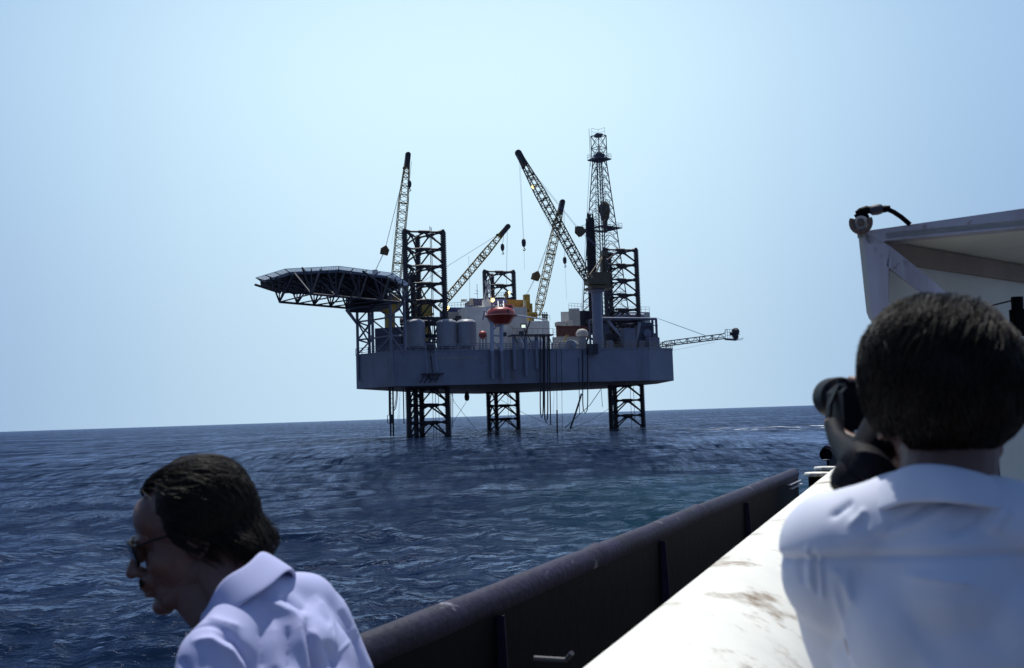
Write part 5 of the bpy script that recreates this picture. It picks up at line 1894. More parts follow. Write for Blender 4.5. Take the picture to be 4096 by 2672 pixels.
def person_right():
    hc = P(3770, 1622, 1.32)
    head_az = math.radians(8)
    def frame(az, pitch, roll, o):
        f = Matrix.Rotation(-az + PI / 2, 4, 'Z')     # local x forward -> world azimuth
        return Matrix.Translation(o) @ f @ Matrix.Rotation(pitch, 4, 'Y') @ Matrix.Rotation(roll, 4, 'X')
    HM = frame(head_az, math.radians(2), math.radians(-4), hc)
    nb = P(3738, 1985, 1.275)
    BM = frame(math.radians(17), math.radians(6), math.radians(-1.5), nb)
    BI = BM.inverted()
    HI = HM
    foot = 1.75
    t = thing('person', (nb.x, nb.y + 0.05, foot), 'dark-haired person in a white shirt seen from behind, filming with a black camera', 'person')
    L = lambda *a: BM @ Vector(a)
    # arms: upper arms forward, forearms raised to the camera
    camp = P(3405, 1640, 1.60)
    el_l, el_r = L(0.17, 0.098, -0.27), L(0.20, -0.16, -0.24)
    hl = P(3600, 1815, 1.49)
    hr = P(3640, 1720, 1.56)
    skin = xf(head_prims(), HM)
    skin += [cap(HM @ Vector((-0.022, 0, -0.045)), L(0.0, 0, -0.06), 0.056, 0.066)]
    skin += xf(body_prims(None, None, -0.022, 0.84), BM)
    for s, el, hd in ((1, el_l, hl), (-1, el_r, hr)):
        sh = L(0.022, s * 0.145, -0.10)
        skin += [cap(sh, el, 0.050, 0.042), cap(el, hd, 0.042, 0.027)]
        # hand grips the camera body from its side
        xd = (Vector((-0.02, 1.0, 0.05)) if s > 0 else Vector((-0.25, 1.0, 0.1))).normalized()
        zd = (Vector((0.0, 0.0, -1)) if s > 0 else Vector((1, -0.2, 0)))
        zd = (zd - xd * zd.dot(xd)).normalized()
        yd = zd.cross(xd)
        HMx = Matrix((( xd.x, yd.x, zd.x, hd.x), (xd.y, yd.y, zd.y, hd.y), (xd.z, yd.z, zd.z, hd.z), (0, 0, 0, 1)))
        skin += hand_prims(HMx, -1 if s > 0 else 1, 0.35 if s > 0 else 1.15)
    hipz = nb.z - 0.62
    for s in (1, -1):
        hp = L(0.03, s * 0.09, -0.62)
        kn = Vector((hp.x, hp.y + 0.03, foot + 0.47)) + (BM.to_3x3() @ Vector((0, s * 0.02, 0)))
        an = Vector((kn.x, kn.y - 0.02, foot + 0.08))
        skin += [cap(hp, kn, 0.085, 0.055), cap(kn, an, 0.055, 0.038), cap(an + Vector((0, -0.03, -0.04)), an + Vector((0.04, 0.16, -0.045)), 0.035, 0.03)]
    me, co = remesh(skin, 0.0036, 3)
    put(me, 'body', M['skin'], t)
    # shirt
    pr = xf(body_prims(None, None, 0.012, 0.84), BM)
    pr.append(cap(L(-0.004, 0, -0.11), L(0.0, 0, -0.035), 0.090, 0.066))
    for s, el in ((1, el_l), (-1, el_r)):
        sh = L(0.03, s * 0.128, -0.10)
        pr.append(cap(sh, Vector(sh).lerp(el, 0.85), 0.062, 0.060))
    me, co = remesh(pr, 0.0038, 60)
    nr = normals(me)
    A = np.array(BI.to_3x3()); tb = np.array(BI.translation)
    l = co @ A.T + tb
    d = np.zeros(len(co))
    back = l[:, 0] < 0.02
    # yoke seam: a shallow step across the shoulder blades
    zs = -0.066 - 0.10 * np.abs(l[:, 1]) ** 2
    d += np.where(back, 0.006 * (1 / (1 + np.exp(-(l[:, 2] - zs) / 0.0025))) - 0.004 * np.exp(-((l[:, 2] - zs + 0.004) / 0.004) ** 2), 0)
    for (a, b_, h, wd) in (((-0.05, 0.115, -0.09), (-0.03, 0.10, -0.26), 0.007, 0.007), ((-0.05, 0.132, -0.09), (-0.03, 0.118, -0.22), 0.005, 0.006), ((-0.05, 0.03, -0.03), (-0.05, 0.11, -0.05), 0.006, 0.010),
                           ((-0.05, -0.02, -0.035), (-0.05, -0.10, -0.05), 0.006, 0.012), ((-0.06, -0.03, -0.12), (-0.06, -0.13, -0.15), 0.005, 0.012), ((-0.07, 0.02, -0.16), (-0.07, -0.10, -0.21), 0.005, 0.016), ((-0.04, 0.10, -0.02), (-0.05, 0.06, -0.06), -0.006, 0.009), ((-0.07, 0.06, -0.15), (-0.07, -0.02, -0.28), 0.004, 0.014)):
        d += crease(l, a, b_, h, wd)
    d += folds(co, nr, [([(3242, 2185), (3246, 2350)], 0.006, 9), ([(3262, 2190), (3268, 2370)], -0.006, 8), ([(3282, 2190), (3290, 2400)], 0.006, 9), ([(3205, 2200), (3215, 2330)], -0.004, 12),
                        ([(3740, 2000), (3640, 2060), (3540, 2120)], -0.005, 18), ([(3820, 2010), (3700, 2090), (3600, 2130)], 0.005, 20), ([(3950, 2010), (3900, 2090), (3800, 2140)], -0.006, 18), ([(4040, 2040), (3960, 2130)], 0.006, 20),
                        ([(3420, 2010), (3330, 2080)], -0.006, 14), ([(3470, 2040), (3400, 2110)], 0.005, 14), ([(3600, 2300), (3900, 2340)], 0.005, 26), ([(3330, 2260), (3420, 2420)], 0.005, 22)])
    d += np.array([0.0055 * noise.noise(Vector((v[0] * 7, v[1] * 9, v[2] * 5))) + 0.0022 * noise.noise(Vector((v[0] * 24, v[1] * 26, v[2] * 16))) for v in l])
    me.vertices.foreach_set('co', (co + nr * d[:, None]).ravel())
    sh_o = put(me, 'shirt', M['shirtwhite'], t)
    # collar
    cb = MB()
    n = 44
    rows = [(0.0575, 0.060, 0.030), (0.0605, 0.063, 0.041), (0.066, 0.071, 0.040), (0.078, 0.084, 0.018), (0.086, 0.092, 0.000), (0.087, 0.093, -0.004), (0.080, 0.086, -0.003)]
    vs = []
    for (rx, ry, z) in rows:
        for k in range(n):
            a = 0.35 + (2 * PI - 0.7) * k / (n - 1)
            fr = (1 + math.cos(a)) / 2
            wv = 0.0018 * math.sin(a * 7) * (1 if z < 0.03 else 0.3)
            vs.append(L(rx * math.cos(a) + 0.002 + wv, ry * math.sin(a) + wv, z - 0.055 * fr - 0.004 + 0.003 * math.sin(a * 3)))
    fs = [(r_ * n + k, r_ * n + k + 1, (r_ + 1) * n + k + 1, (r_ + 1) * n + k) for r_ in range(len(rows) - 1) for k in range(n - 1)]
    cb.add(vs, fs)
    co_ = cb.build('collar', M['shirtwhite'], sh_o, smooth=True)
    sm = co_.modifiers.new('thick', 'SOLIDIFY'); sm.thickness = 0.0018
    sm = co_.modifiers.new('sub', 'SUBSURF'); sm.levels = 1; sm.render_levels = 2
    # trousers and shoes
    pr = [ell(L(0.03, 0, -0.60), (0.15, 0.15, 0.13))]
    sho = []
    for s in (1, -1):
        hp = L(0.03, s * 0.09, -0.62)
        kn = Vector((hp.x, hp.y + 0.03, foot + 0.47)) + (BM.to_3x3() @ Vector((0, s * 0.02, 0)))
        an = Vector((kn.x, kn.y - 0.02, foot + 0.10))
        pr += [cap(hp, kn, 0.105, 0.075), cap(kn, an, 0.075, 0.066)]
        sho += [cap(an + Vector((0, -0.03, -0.05)), an + Vector((0.045, 0.18, -0.055)), 0.045, 0.04)]
    me, co = remesh(pr, 0.012, 6); put(me, 'trousers', M['trousers'], t)
    me, co = remesh(sho, 0.01, 4); put(me, 'shoe', M['shoe'], t)
    # hair
    def inside(d):
        az = abs(math.atan2(d.y, d.x))
        if az < 0.9: low = 0.42
        elif az < 1.55: low = 0.42 - (az - 0.9) * 1.0
        else: low = -0.25 - 0.80 * sstep(1.85, 2.7, az)      # tapers from the ears down to the nape
        low += 0.10 * noise.noise(d * 5.5)
        return sstep(low - 0.09, low + 0.09, d.z)
    def flow(d):
        return Vector((-0.5 * d.z - 0.1, 0.45 * d.y + 0.75 * max(0, d.z), -0.85 + 0.6 * d.z)) 
    hair_on(HM, t, M['hairbrown'], inside, flow, lambda d: 0.080 + 0.02 * d.z, 9000, thick=0.015, lift=0.14, seed=3, sq=2.2, hang=False, wid=0.0010, cap_r=(0.110, 0.092, 0.102), cap_c=(-0.014, 0, 0.036))
    return hc, camp
hc_r, camp = person_right()

def movie_camera():
    t = thing('film_camera', P(3420, 1650, 1.60), 'black film camera with round lens hood held up by the white-shirted person', 'camera')
    az = math.radians(6)
    f = Vector((math.sin(az), math.cos(az), 0))
    r = Vector((math.cos(az), -math.sin(az), 0))
    c = P(3418, 1640, 1.60)
    b = MB()
    k = 1.60 / FPX
    hw, hh = 72 * k, 92 * k
    vs = []
    for (sx, sz, g_) in ((1, 1, 0),):
        pass
    # bevelled body
    bev = 0.008
    sec = [(-hw + bev, -hh), (hw - bev, -hh), (hw, -hh + bev), (hw, hh - bev), (hw - bev, hh), (-hw + bev, hh), (-hw, hh - bev), (-hw, -hh + bev)]
    b.prism([c + r * x + Z * z - f * 0.055 for x, z in sec], f * 0.12)
    b.build('body', M['leather'], t)
    b = MB()
    b.prism([c + r * x * 0.7 + Z * (hh + 0.001) - f * 0.04 + f * y for x, y in ((-hw, 0), (hw, 0), (hw * 0.9, 0.07), (-hw * 0.9, 0.07))], Z * 0.006)
    b.bar(c + Z * (hh + 0.006) - r * 0.02 - f * 0.02, c + Z * (hh + 0.012) - r * 0.02 - f * 0.02, 0.009, 12)
    b.build('top_plate', M['black'], t)
    lc = P(3372, 1588, 1.68)
    lens = MB()
    R_ = 82 * 1.68 / FPX
    lens.lathe(lc - f * 0.04, [(R_ * 0.62, 0), (R_ * 0.66, 0.05), (R_ * 0.95, 0.055), (R_, 0.06), (R_ * 1.02, 0.12), (R_ * 0.96, 0.12), (R_ * 0.8, 0.07), (0.004, 0.068)], 40, f)
    lens.build('lens_hood', M['black'], t, smooth=True)
    e = MB()
    e.lathe(P(3478, 1560, 1.52), [(0.012, 0), (0.016, 0.01), (0.018, 0.035), (0.02, 0.045)], 20, -f)
    e.build('eyecup', M['leather'], t, smooth=True)
    # winder and grip below the body
    g = MB()
    pts = [P(3330, 1700, 1.56), P(3350, 1755, 1.52), P(3405, 1815, 1.46), P(3455, 1850, 1.42), P(3470, 1880, 1.40), P(3440, 1920, 1.40)]
    g.tube(pts, 0.024, 14, [0.55, 0.62, 0.95, 1.5, 1.6, 1.2])
    g.build('grip', M['leather'], t, smooth=True)
    g = MB()
    q = P(3398, 1915, 1.41)
    g.lathe(q, [(0.004, -0.026), (0.016, -0.023), (0.023, -0.012), (0.0255, 0.0), (0.027, 0.03), (0.030, 0.06), (0.036, 0.10)], 20, (P(3500, 1780, 1.42) - q))
    g.build('battery_handle', M['leather'], t, smooth=True)
    s = MB()
    pts = [P(3352, 1545, 1.60), P(3318, 1620, 1.60), P(3313, 1690, 1.59), P(3345, 1760, 1.57), P(3405, 1830, 1.54), P(3470, 1880, 1.48), P(3500, 1930, 1.43)]
    for a, e_ in zip(pts, pts[1:]):
        s.box((a + e_) / 2, (e_ - a) / 2 * 1.06, f * 0.014, r * 0.0025)
    s.build('strap', M['leather'], t)
    for x, y in ((3333, 1568), (3425, 1729)):
        m_ = MB()
        m_.ball(P(x, y, 1.535 if y > 1600 else 1.66), 0.0035, 10)
        m_.build('screw', mat('bright screw', (0.6, 0.62, 0.65), 0.3, metal=0.6), t, smooth=True)
movie_camera()

def person_left():
    hc = P(774, 2141, 1.86)
    def frame(az, pitch, roll, o):
        f = Matrix.Rotation(-az + PI / 2, 4, 'Z')
        return Matrix.Translation(o) @ f @ Matrix.Rotation(pitch, 4, 'Y') @ Matrix.Rotation(roll, 4, 'X')
    HM = frame(math.radians(-101), math.radians(13), math.radians(0), hc)
    nb = P(1004, 2392, 1.79)
    BM = frame(math.radians(-62), math.radians(26), math.radians(-11), nb)
    BI = BM.inverted()
    foot = 1.75
    L = lambda *a: BM @ Vector(a)
    t = thing('person', (nb.x - 0.1, nb.y, foot), 'man in sunglasses and a lavender shirt bending his head, seen in profile', 'person')
    el_l, el_r = L(0.06, 0.21, -0.36), L(0.10, -0.20, -0.36)
    hl, hr = L(0.24, 0.17, -0.52), L(0.26, -0.15, -0.52)
    skin = xf(head_prims(), HM)
    skin += [cap(HM @ Vector((-0.025, 0, -0.04)), L(0.012, 0, -0.035), 0.058, 0.058), cap(HM @ Vector((0.030, 0, -0.074)), L(0.062, 0, -0.05), 0.048, 0.054)]
    skin += xf(body_prims(None, None, -0.022), BM)
    for s, el, hd in ((1, el_l, hl), (-1, el_r, hr)):
        sh = L(0.022, s * 0.145, -0.10)
        skin += [cap(sh, el, 0.050, 0.042), cap(el, hd, 0.042, 0.027)]
        xd = (hd - el).normalized()
        zd = BM.to_3x3() @ Vector((0.3, s * 0.8, 0.4))
        zd = (zd - xd * zd.dot(xd)).normalized()
        yd = zd.cross(xd)
        HMx = Matrix(((xd.x, yd.x, zd.x, hd.x), (xd.y, yd.y, zd.y, hd.y), (xd.z, yd.z, zd.z, hd.z), (0, 0, 0, 1)))
        skin += hand_prims(HMx, 1 if s > 0 else -1, 0.5)
    fx = {}
    for s in (1, -1):
        hp = L(0.03, s * 0.09, -0.60)
        kn = Vector((hp.x - 0.05, hp.y + 0.05, foot + 0.47))
        an = Vector((kn.x + 0.08, kn.y - 0.02, foot + 0.08))
        fx[s] = (hp, kn, an)
        skin += [cap(hp, kn, 0.085, 0.055), cap(kn, an, 0.055, 0.038), cap(an + Vector((0.03, -0.02, -0.04)), an + Vector((-0.15, 0.06, -0.045)), 0.035, 0.03)]
    me, co = remesh(skin, 0.0034, 3)
    put(me, 'body', M['skin'], t)
    pr = xf(body_prims(None, None, 0.012), BM)
    pr.append(cap(L(-0.004, 0, -0.11), L(0.0, 0, -0.02), 0.092, 0.068))
    for s, el in ((1, el_l), (-1, el_r)):
        sh = L(0.022, s * 0.145, -0.10)
        pr.append(cap(sh, Vector(sh).lerp(el, 0.8), 0.068, 0.066))
    me, co = remesh(pr, 0.0038, 80)
    nr = normals(me)
    A = np.array(BI.to_3x3()); tb = np.array(BI.translation)
    l = co @ A.T + tb
    d = np.zeros(len(co))
    d += folds(co, nr, [([(1222, 2465), (1245, 2580), (1268, 2700)], -0.015, 20), ([(1190, 2470), (1212, 2580), (1228, 2700)], 0.007, 24),
                        ([(1418, 2520), (1432, 2600), (1452, 2700)], -0.012, 18), ([(1455, 2490), (1475, 2580), (1490, 2690)], 0.006, 20),
                        ([(760, 2570), (850, 2560), (930, 2610), (985, 2700)], 0.008, 18), ([(850, 2525), (940, 2560), (1000, 2640), (1020, 2710)], -0.013, 22),
                        ([(1040, 2395), (1170, 2450), (1290, 2570)], 0.007, 26), ([(1120, 2375), (1235, 2435)], -0.009, 20), ([(1250, 2380), (1320, 2480), (1345, 2620)], 0.007, 22),
                        ([(1095, 2480), (1105, 2690)], 0.005, 24), ([(1150, 2500), (1160, 2690)], -0.007, 18), ([(1045, 2500), (1050, 2680)], -0.005, 20),
                        ([(1330, 2630), (1450, 2520)], 0.0025, 7), ([(1300, 2560), (1345, 2680)], -0.008, 16), ([(1360, 2440), (1400, 2520)], -0.006, 14), ([(830, 2470), (960, 2510)], 0.005, 18), ([(730, 2630), (760, 2700)], -0.006, 16)])
    d += crease(l, (-0.06, -0.17, -0.095), (-0.09, 0.02, -0.125), 0.0025, 0.004)
    # sleeve seam
    ds, _ = seg_d(l, (0.02, 0.128, -0.02), (0.02, 0.128, -0.20))
    d += -0.004 * np.exp(-((l[:, 1] - 0.128 - 0.05 * (l[:, 2] + 0.1)) / 0.004) ** 2) * (l[:, 2] > -0.25)
    d += np.array([0.003 * noise.noise(Vector((v[0] * 6, v[1] * 9, v[2] * 4))) + 0.0018 * noise.noise(Vector((v[0] * 13, v[1] * 20, v[2] * 8))) for v in l])
    me.vertices.foreach_set('co', (co + nr * d[:, None]).ravel())
    sh_o = put(me, 'shirt', M['shirtblue'], t)
    cb = MB()
    n = 44
    rows = [(0.061, 0.061, 0.026), (0.0625, 0.0625, 0.044), (0.0665, 0.0665, 0.045), (0.078, 0.080, 0.020), (0.090, 0.092, -0.004), (0.0905, 0.0925, -0.007), (0.085, 0.087, -0.005)]
    vs = []
    for ri, (rx, ry, z) in enumerate(rows):
        for k in range(n):
            a = 0.30 + (2 * PI - 0.6) * k / (n - 1)
            fr = (1 + math.cos(a)) / 2
            ext = 0.055 * fr if ri >= 3 else 0.02 * fr
            vs.append(L((rx + ext) * math.cos(a) + 0.012, ry * math.sin(a), z + 0.014 - 0.045 * fr - (0.03 * fr ** 2 if ri >= 3 else 0) + 0.004 * math.sin(a * 4)))
    fs = [(r_ * n + k, r_ * n + k + 1, (r_ + 1) * n + k + 1, (r_ + 1) * n + k) for r_ in range(len(rows) - 1) for k in range(n - 1)]
    cb.add(vs, fs)
    co_ = cb.build('collar', M['shirtblue'], sh_o, smooth=True)
    sm = co_.modifiers.new('thick', 'SOLIDIFY'); sm.thickness = 0.0018
    sm = co_.modifiers.new('sub', 'SUBSURF'); sm.levels = 1; sm.render_levels = 2
    pr = [ell(L(0.03, 0, -0.58), (0.15, 0.15, 0.14))]
    sho = []
    for s in (1, -1):
        hp, kn, an = fx[s]
        pr += [cap(hp, kn, 0.105, 0.075), cap(kn, an, 0.075, 0.066)]
        sho += [cap(an + Vector((0.03, -0.02, -0.05)), an + Vector((-0.17, 0.07, -0.05)), 0.045, 0.04)]
    me, co = remesh(pr, 0.012, 6); put(me, 'trousers', M['trousers'], t)
    me, co = remesh(sho, 0.01, 4); put(me, 'shoe', M['shoe'], t)
    def inside(d):
        az = abs(math.atan2(d.y, d.x))
        # receding temples, sideburn before the ear, collar-length at the back
        if az < 0.30: low = 0.62
        elif az < 0.85: low = 0.62 + 0.18 * math.sin((az - 0.30) / 0.55 * PI)
        elif az < 1.25: low = 0.62 - 1.05 * sstep(0.85, 1.2, az)
        elif az < 1.75: low = -0.52
        else: low = -0.98
        v = sstep(low - 0.07, low + 0.07, d.z)
        ear = math.exp(-(((d.x + 0.04) / 0.24) ** 2 + ((d.z + 0.44) / 0.24) ** 2)) if abs(d.y) > 0.5 else 0
        return max(0.0, v - 1.3 * ear)
    def flow(d):
        k = sstep(-0.15, -0.75, d.x)
        return Vector((-0.95 + 0.85 * k, 0.25 * d.y, -0.55 + 0.35 * d.z - 0.6 * k))
    hair_on(HM, t, M['hairdark'], inside, flow, lambda d: 0.070 + 0.022 * sstep(-0.2, -0.8, d.x), 9000, thick=0.014, lift=0.16, sq=2.15, seed=5, wid=0.0010, cap_r=(0.104, 0.085, 0.098), cap_c=(-0.014, 0, 0.036))
    # moustache
    b = MB()
    g = np.random.default_rng(2)
    for k in range(200):
        y = g.uniform(-0.026, 0.026)
        q = Vector((0.1065 - 9.0 * y * y, y, -0.053 - 3 * y * y + g.uniform(-0.004, 0.004)))
        b.tube([HM @ q, HM @ (q + Vector((0.004, 0.1 * y, -0.006))), HM @ (q + Vector((0.0035, 0.35 * y, -0.009)))], 0.0008, 3, [1, 0.9, 0.2])
    b.build('moustache', M['hairdark'], t)
    # sunglasses rest on his nose: a thing of their own
    s = thing('sunglasses', HM @ Vector((0.10, 0, 0.008)), 'dark sunglasses worn by the man in the lavender shirt', 'sunglasses')
    for sg in (1, -1):
        b = MB()
        c = Vector((0.103, sg * 0.034, 0.000))
        nrm = Vector((1, sg * 0.30, -0.12)).normalized()
        lens = []
        xa = Vector((0, 0, 1)).cross(nrm).normalized()
        ya = nrm.cross(xa)
        for k in range(24):
            a = 2 * PI * k / 24
            rx = 0.030
            ry = 0.024
            lens.append(HM @ (c + xa * (rx * math.copysign(abs(math.cos(a)) ** 0.8, math.cos(a))) + ya * (ry * math.copysign(abs(math.sin(a)) ** 0.8, math.sin(a)))))
        b.prism(lens, (HM.to_3x3() @ nrm) * 0.0025)
        b.build('lens', M['glass'], s)
        b = MB()
        b.tube(lens + [lens[0]], 0.0022, 6)
        b.build('rim', M['black'], s)
        b = MB()
        b.tube([HM @ Vector((0.094, sg * 0.064, 0.012)), HM @ Vector((0.06, sg * 0.079, 0.016)), HM @ Vector((0.0, sg * 0.084, 0.018)), HM @ Vector((-0.02, sg * 0.085, 0.008))], 0.0024, 6)
        b.build('temple', M['black'], s)
    b = MB()
    b.tube([HM @ Vector((0.109, 0.010, 0.010)), HM @ Vector((0.112, 0, 0.012)), HM @ Vector((0.109, -0.010, 0.010))], 0.002, 6)
    b.build('bridge', M['black'], s)
person_left()

def crew(px, y, D, label, dx, m):
    q = P(px, y, D)
    t = thing('person', q, label, 'person', 'crew on the deckhouse roof')
    fr = Matrix.Translation(q) @ Matrix.Rotation(dx, 4, 'Z')
    p = [cap((0, 0.10, 0.08), (0.02, 0.10, 0.5), 0.07, 0.085), cap((0.02, 0.10, 0.5), (0, 0.09, 0.9), 0.085, 0.11),
         cap((0, -0.10, 0.08), (0.02, -0.10, 0.5), 0.07, 0.085), cap((0.02, -0.10, 0.5), (0, -0.09, 0.9), 0.085, 0.11),
         cap((0.04, 0.10, 0.04), (0.16, 0.10, 0.04), 0.05, 0.05), cap((0.04, -0.10, 0.04), (0.16, -0.10, 0.04), 0.05, 0.05),
         ell((0, 0, 0.95), (0.13, 0.19, 0.14)), ell((0, 0, 1.2), (0.14, 0.21, 0.28)), ell((0, 0, 1.38), (0.12, 0.22, 0.1)),
         cap((0, 0, 1.45), (0.01, 0, 1.56), 0.06, 0.06), ell((0.02, 0, 1.66), (0.10, 0.08, 0.13)),
         cap((0, 0.23, 1.38), (0.05, 0.30, 1.12), 0.065, 0.05), cap((0.05, 0.30, 1.12), (0.25, 0.2, 1.0), 0.05, 0.04),
         cap((0, -0.23, 1.38), (0.05, -0.30, 1.12), 0.065, 0.05), cap((0.05, -0.30, 1.12), (0.25, -0.2, 1.0), 0.05, 0.04)]
    me, co = remesh(xf(p, fr), 0.022, 2)
    put(me, 'body', m, t)
    b = MB()
    b.lathe(q + Z * 1.70, [(0.15, 0.0), (0.125, 0.03), (0.11, 0.10), (0.02, 0.15)], 12)
    b.build('helmet', M['cream'] if px == 2171 else M['dark'], t, smooth=True)
crew(2172, 1284, 199.2, 'crew member in pale helmet at the left of the trio on the deckhouse roof', -1.2, M['coverall'])
crew(2180, 1285, 198.8, 'crew member in dark clothes in the middle of the trio on the deckhouse roof', -1.6, M['coverall'])
crew(2188, 1285, 199.4, 'tallest-looking crew member at the right of the trio by the roof rail', -2.2, M['dark'])

# ------------------------------------------------------------------ the boat we stand on
def boat():
    t = thing('supply_boat', (1.0, 4.0, 1.75), 'black supply boat bulwark and white rail in the foreground', 'boat')
    zc = EYE - 0.62
    Bd = Vector((math.sin(math.radians(24.6)), math.cos(math.radians(24.6)), 0))
    Bn = Vector((Bd.y, -Bd.x, 0))                                   # inboard
    a, e = PZ(1500, 2490, zc), PZ(3150, 1874, zc)
    p0 = a - Bd * 2.6
    L0 = (e - p0).length
    d = (e - p0).normalized()
    n_ = Vector((d.y, -d.x, 0))
    # cap pipe with joints
    cap_ = MB()
    pts, tp = [], []
    k = 160
    rr = 0.055
    for i in range(k + 1):
        f = i / k
        q = p0 + d * (L0 * f) + n_ * rr
        q.z = zc - rr + 0.006 * noise.noise(Vector((f * 14, 0, 0))) 
        q += n_ * 0.010 * noise.noise(Vector((f * 9, 3, 0)))
        pts.append(q)
        tp.append(1.0 + 0.05 * noise.noise(Vector((f * 30, 7, 0))))
    for j in (int(k * 0.44), int(k * 0.63), int(k * 0.87)):
        tp[j] *= 1.12
        tp[j + 1] *= 0.93
    cap_.tube(pts, rr, 18, tp)
    bw = MB()
    b0, b1 = p0 + n_ * 0.075, e + n_ * 0.075 + d * 0.02
    bw.prism([Vector((b0.x, b0.y, -0.6)), Vector((b1.x, b1.y, -0.6)), Vector((b1.x, b1.y, -0.6)) + n_ * 0.02, Vector((b0.x, b0.y, -0.6)) + n_ * 0.02], Z * (zc - rr + 0.6))
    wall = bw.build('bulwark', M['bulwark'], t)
    cap_.build('cap_pipe', M['cap'], wall, smooth=True)
    for px, py in ((2010, 2440), (2655, 2150), (2960, 2000)):
        q = PZ(px, py, zc - 0.08)
        f = (q - p0).dot(d)
        s = MB()
        o = p0 + d * f + n_ * 0.095
        s.prism([Vector((o.x, o.y, zc - 0.10)), Vector((o.x, o.y, zc - 0.10)) + n_ * 0.03, Vector((o.x, o.y, 1.75)) + n_ * 0.07, Vector((o.x, o.y, 1.75))], d * 0.008)
        s.build('stay', M['cap'], wall)
    # fittings near the open end
    s = MB()
    for dz, l0 in ((0.035, 0.62), (0.075, 0.55)):
        q = e - d * l0 + n_ * 0.11
        s.box(Vector((q.x, q.y, zc - 0.08 - dz)) + d * 0.3, d * 0.32, n_ * 0.02, Z * 0.004)
    s.bar(PZ(3050, 2028, zc - 0.32), PZ(3118, 2025, zc - 0.33), 0.007, 6)
    s.ball(PZ(3121, 2024, zc - 0.33), 0.02, 10)
    s.build('hook_rod', M['unit'], wall)
    s = MB()
    q = e + d * 0.02 + n_ * 0.06
    s.tube([Vector((q.x, q.y, zc - 0.06)), Vector((q.x, q.y, zc - 0.055)) + d * 0.12, Vector((q.x, q.y, zc - 0.03)) + d * 0.19], 0.03, 8, [1.2, 0.9, 0.4])
    s.build('bracket', M['bulwark'], wall)
    s = MB()
    s.tube([P(2135, 2633, 2.75), P(2262, 2640, 2.75), P(2288, 2612, 2.72)], 0.007, 8)
    s.build('cleat_handle', M['dark'], t)
    # bulwark beyond the fairlead opening, ending in an open pipe
    g0, g1 = PZ(3304, 1806, zc), PZ(3304, 1806, zc) + Vector((0.50, 0.86, 0)) * 5
    dd = (g1 - g0).normalized()
    nn = Vector((dd.y, -dd.x, 0))
    s = MB()
    s.prism([Vector((g0.x, g0.y, -0.6)), Vector((g1.x, g1.y, -0.6)), Vector((g1.x, g1.y, -0.6)) + nn * 0.03, Vector((g0.x, g0.y, -0.6)) + nn * 0.03], Z * (zc - 0.05 + 0.6))
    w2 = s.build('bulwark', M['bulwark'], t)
    s = MB()
    s.tube([g0 + dd * 0.05, g1], 0.075, 16)
    s.build('cap_pipe', M['cap'], w2, smooth=True)
    s = MB()
    s.lathe(g0 - Z * 0.04, [(0.05, 0.02), (0.062, -0.01), (0.085, -0.02), (0.085, 0.10), (0.08, 0.12)], 20, dd)
    s.build('pipe_end', M['bulwark'], w2, smooth=True)
    s = MB()
    s.lathe(g0 - dd * 0.03 - Z * 0.115, [(0.001, 0), (0.045, 0.004), (0.05, 0.012), (0.001, 0.016)], 14)
    s.build('weld_lip', M['cream'], w2)
    # double bollard
    for px, y, D in ((3272, 1890, 9.3), (3304, 1867, 10.7)):
        q = P(px, y, D)
        s = MB()
        s.lathe(Vector((q.x, q.y, 1.75)), [(0.09, 0), (0.09, q.z - 1.75 - 0.03)], 18)
        bl = s.build('bollard', M['bulwark'], t, smooth=True)
        s = MB()
        s.lathe(q - Z * 0.035, [(0.1, 0), (0.125, 0.005), (0.128, 0.02), (0.12, 0.035), (0.01, 0.038)], 28)
        s.build('cap_plate', M['whiterail'], bl, smooth=True)
    # white rail
    zr = EYE - 0.50
    r0, r1 = PZ(2300, 2672, zr), PZ(3330, 1870, zr)
    dr = (r1 - r0).normalized()
    nn = Vector((dr.y, -dr.x, 0))
    q0, q1 = r0 - dr * 1.7, r1 + dr * 1.6
    prof = [(0.0, -0.45), (0.0, -0.022), (0.008, -0.006), (0.022, 0.0), (0.10, 0.006), (0.18, -0.008), (0.26, -0.036), (0.33, -0.076), (0.39, -0.13), (0.44, -0.20), (0.47, -0.29), (0.475, -0.45)]
    s = MB()
    n = 60
    vs = []
    for i in range(n + 1):
        q = q0.lerp(q1, i / n)
        for x, z in prof:
            wv = 0.004 * noise.noise(Vector((i * 0.35, x * 5, z * 5)))
            vs.append(Vector((q.x, q.y, zr)) + nn * (x + wv) + Z * (z + wv))
    m = len(prof)
    fs = [(i * m + j, i * m + j + 1, (i + 1) * m + j + 1, (i + 1) * m + j) for i in range(n) for j in range(m - 1)]
    fs += [tuple(range(m)), tuple(range(n * m + m - 1, n * m - 1, -1))]
    s.add(vs, fs)
    s.build('crash_rail', M['whiterail'], t, smooth=True)
    s = MB()
    for i in range(6):
        q = q0.lerp(q1, (i + 0.5) / 6) + nn * 0.26
        s.box(Vector((q.x, q.y, 2.05)), nn * 0.1, dr * 0.08, Z * 0.42)
    s.build('rail_post', M['bulwark'], t)
    s = MB()
    s.prism([Vector((b0.x, b0.y, 1.65)) + n_ * 0.03, Vector((b1.x, b1.y, 1.65)) + n_ * 0.03 + d * 3.5, Vector((b1.x, b1.y, 1.65)) + n_ * 6 + d * 3.5, Vector((b0.x, b0.y, 1.65)) + n_ * 6], Z * 0.1)
    s.build('deck', M['deck'], t)
boat()

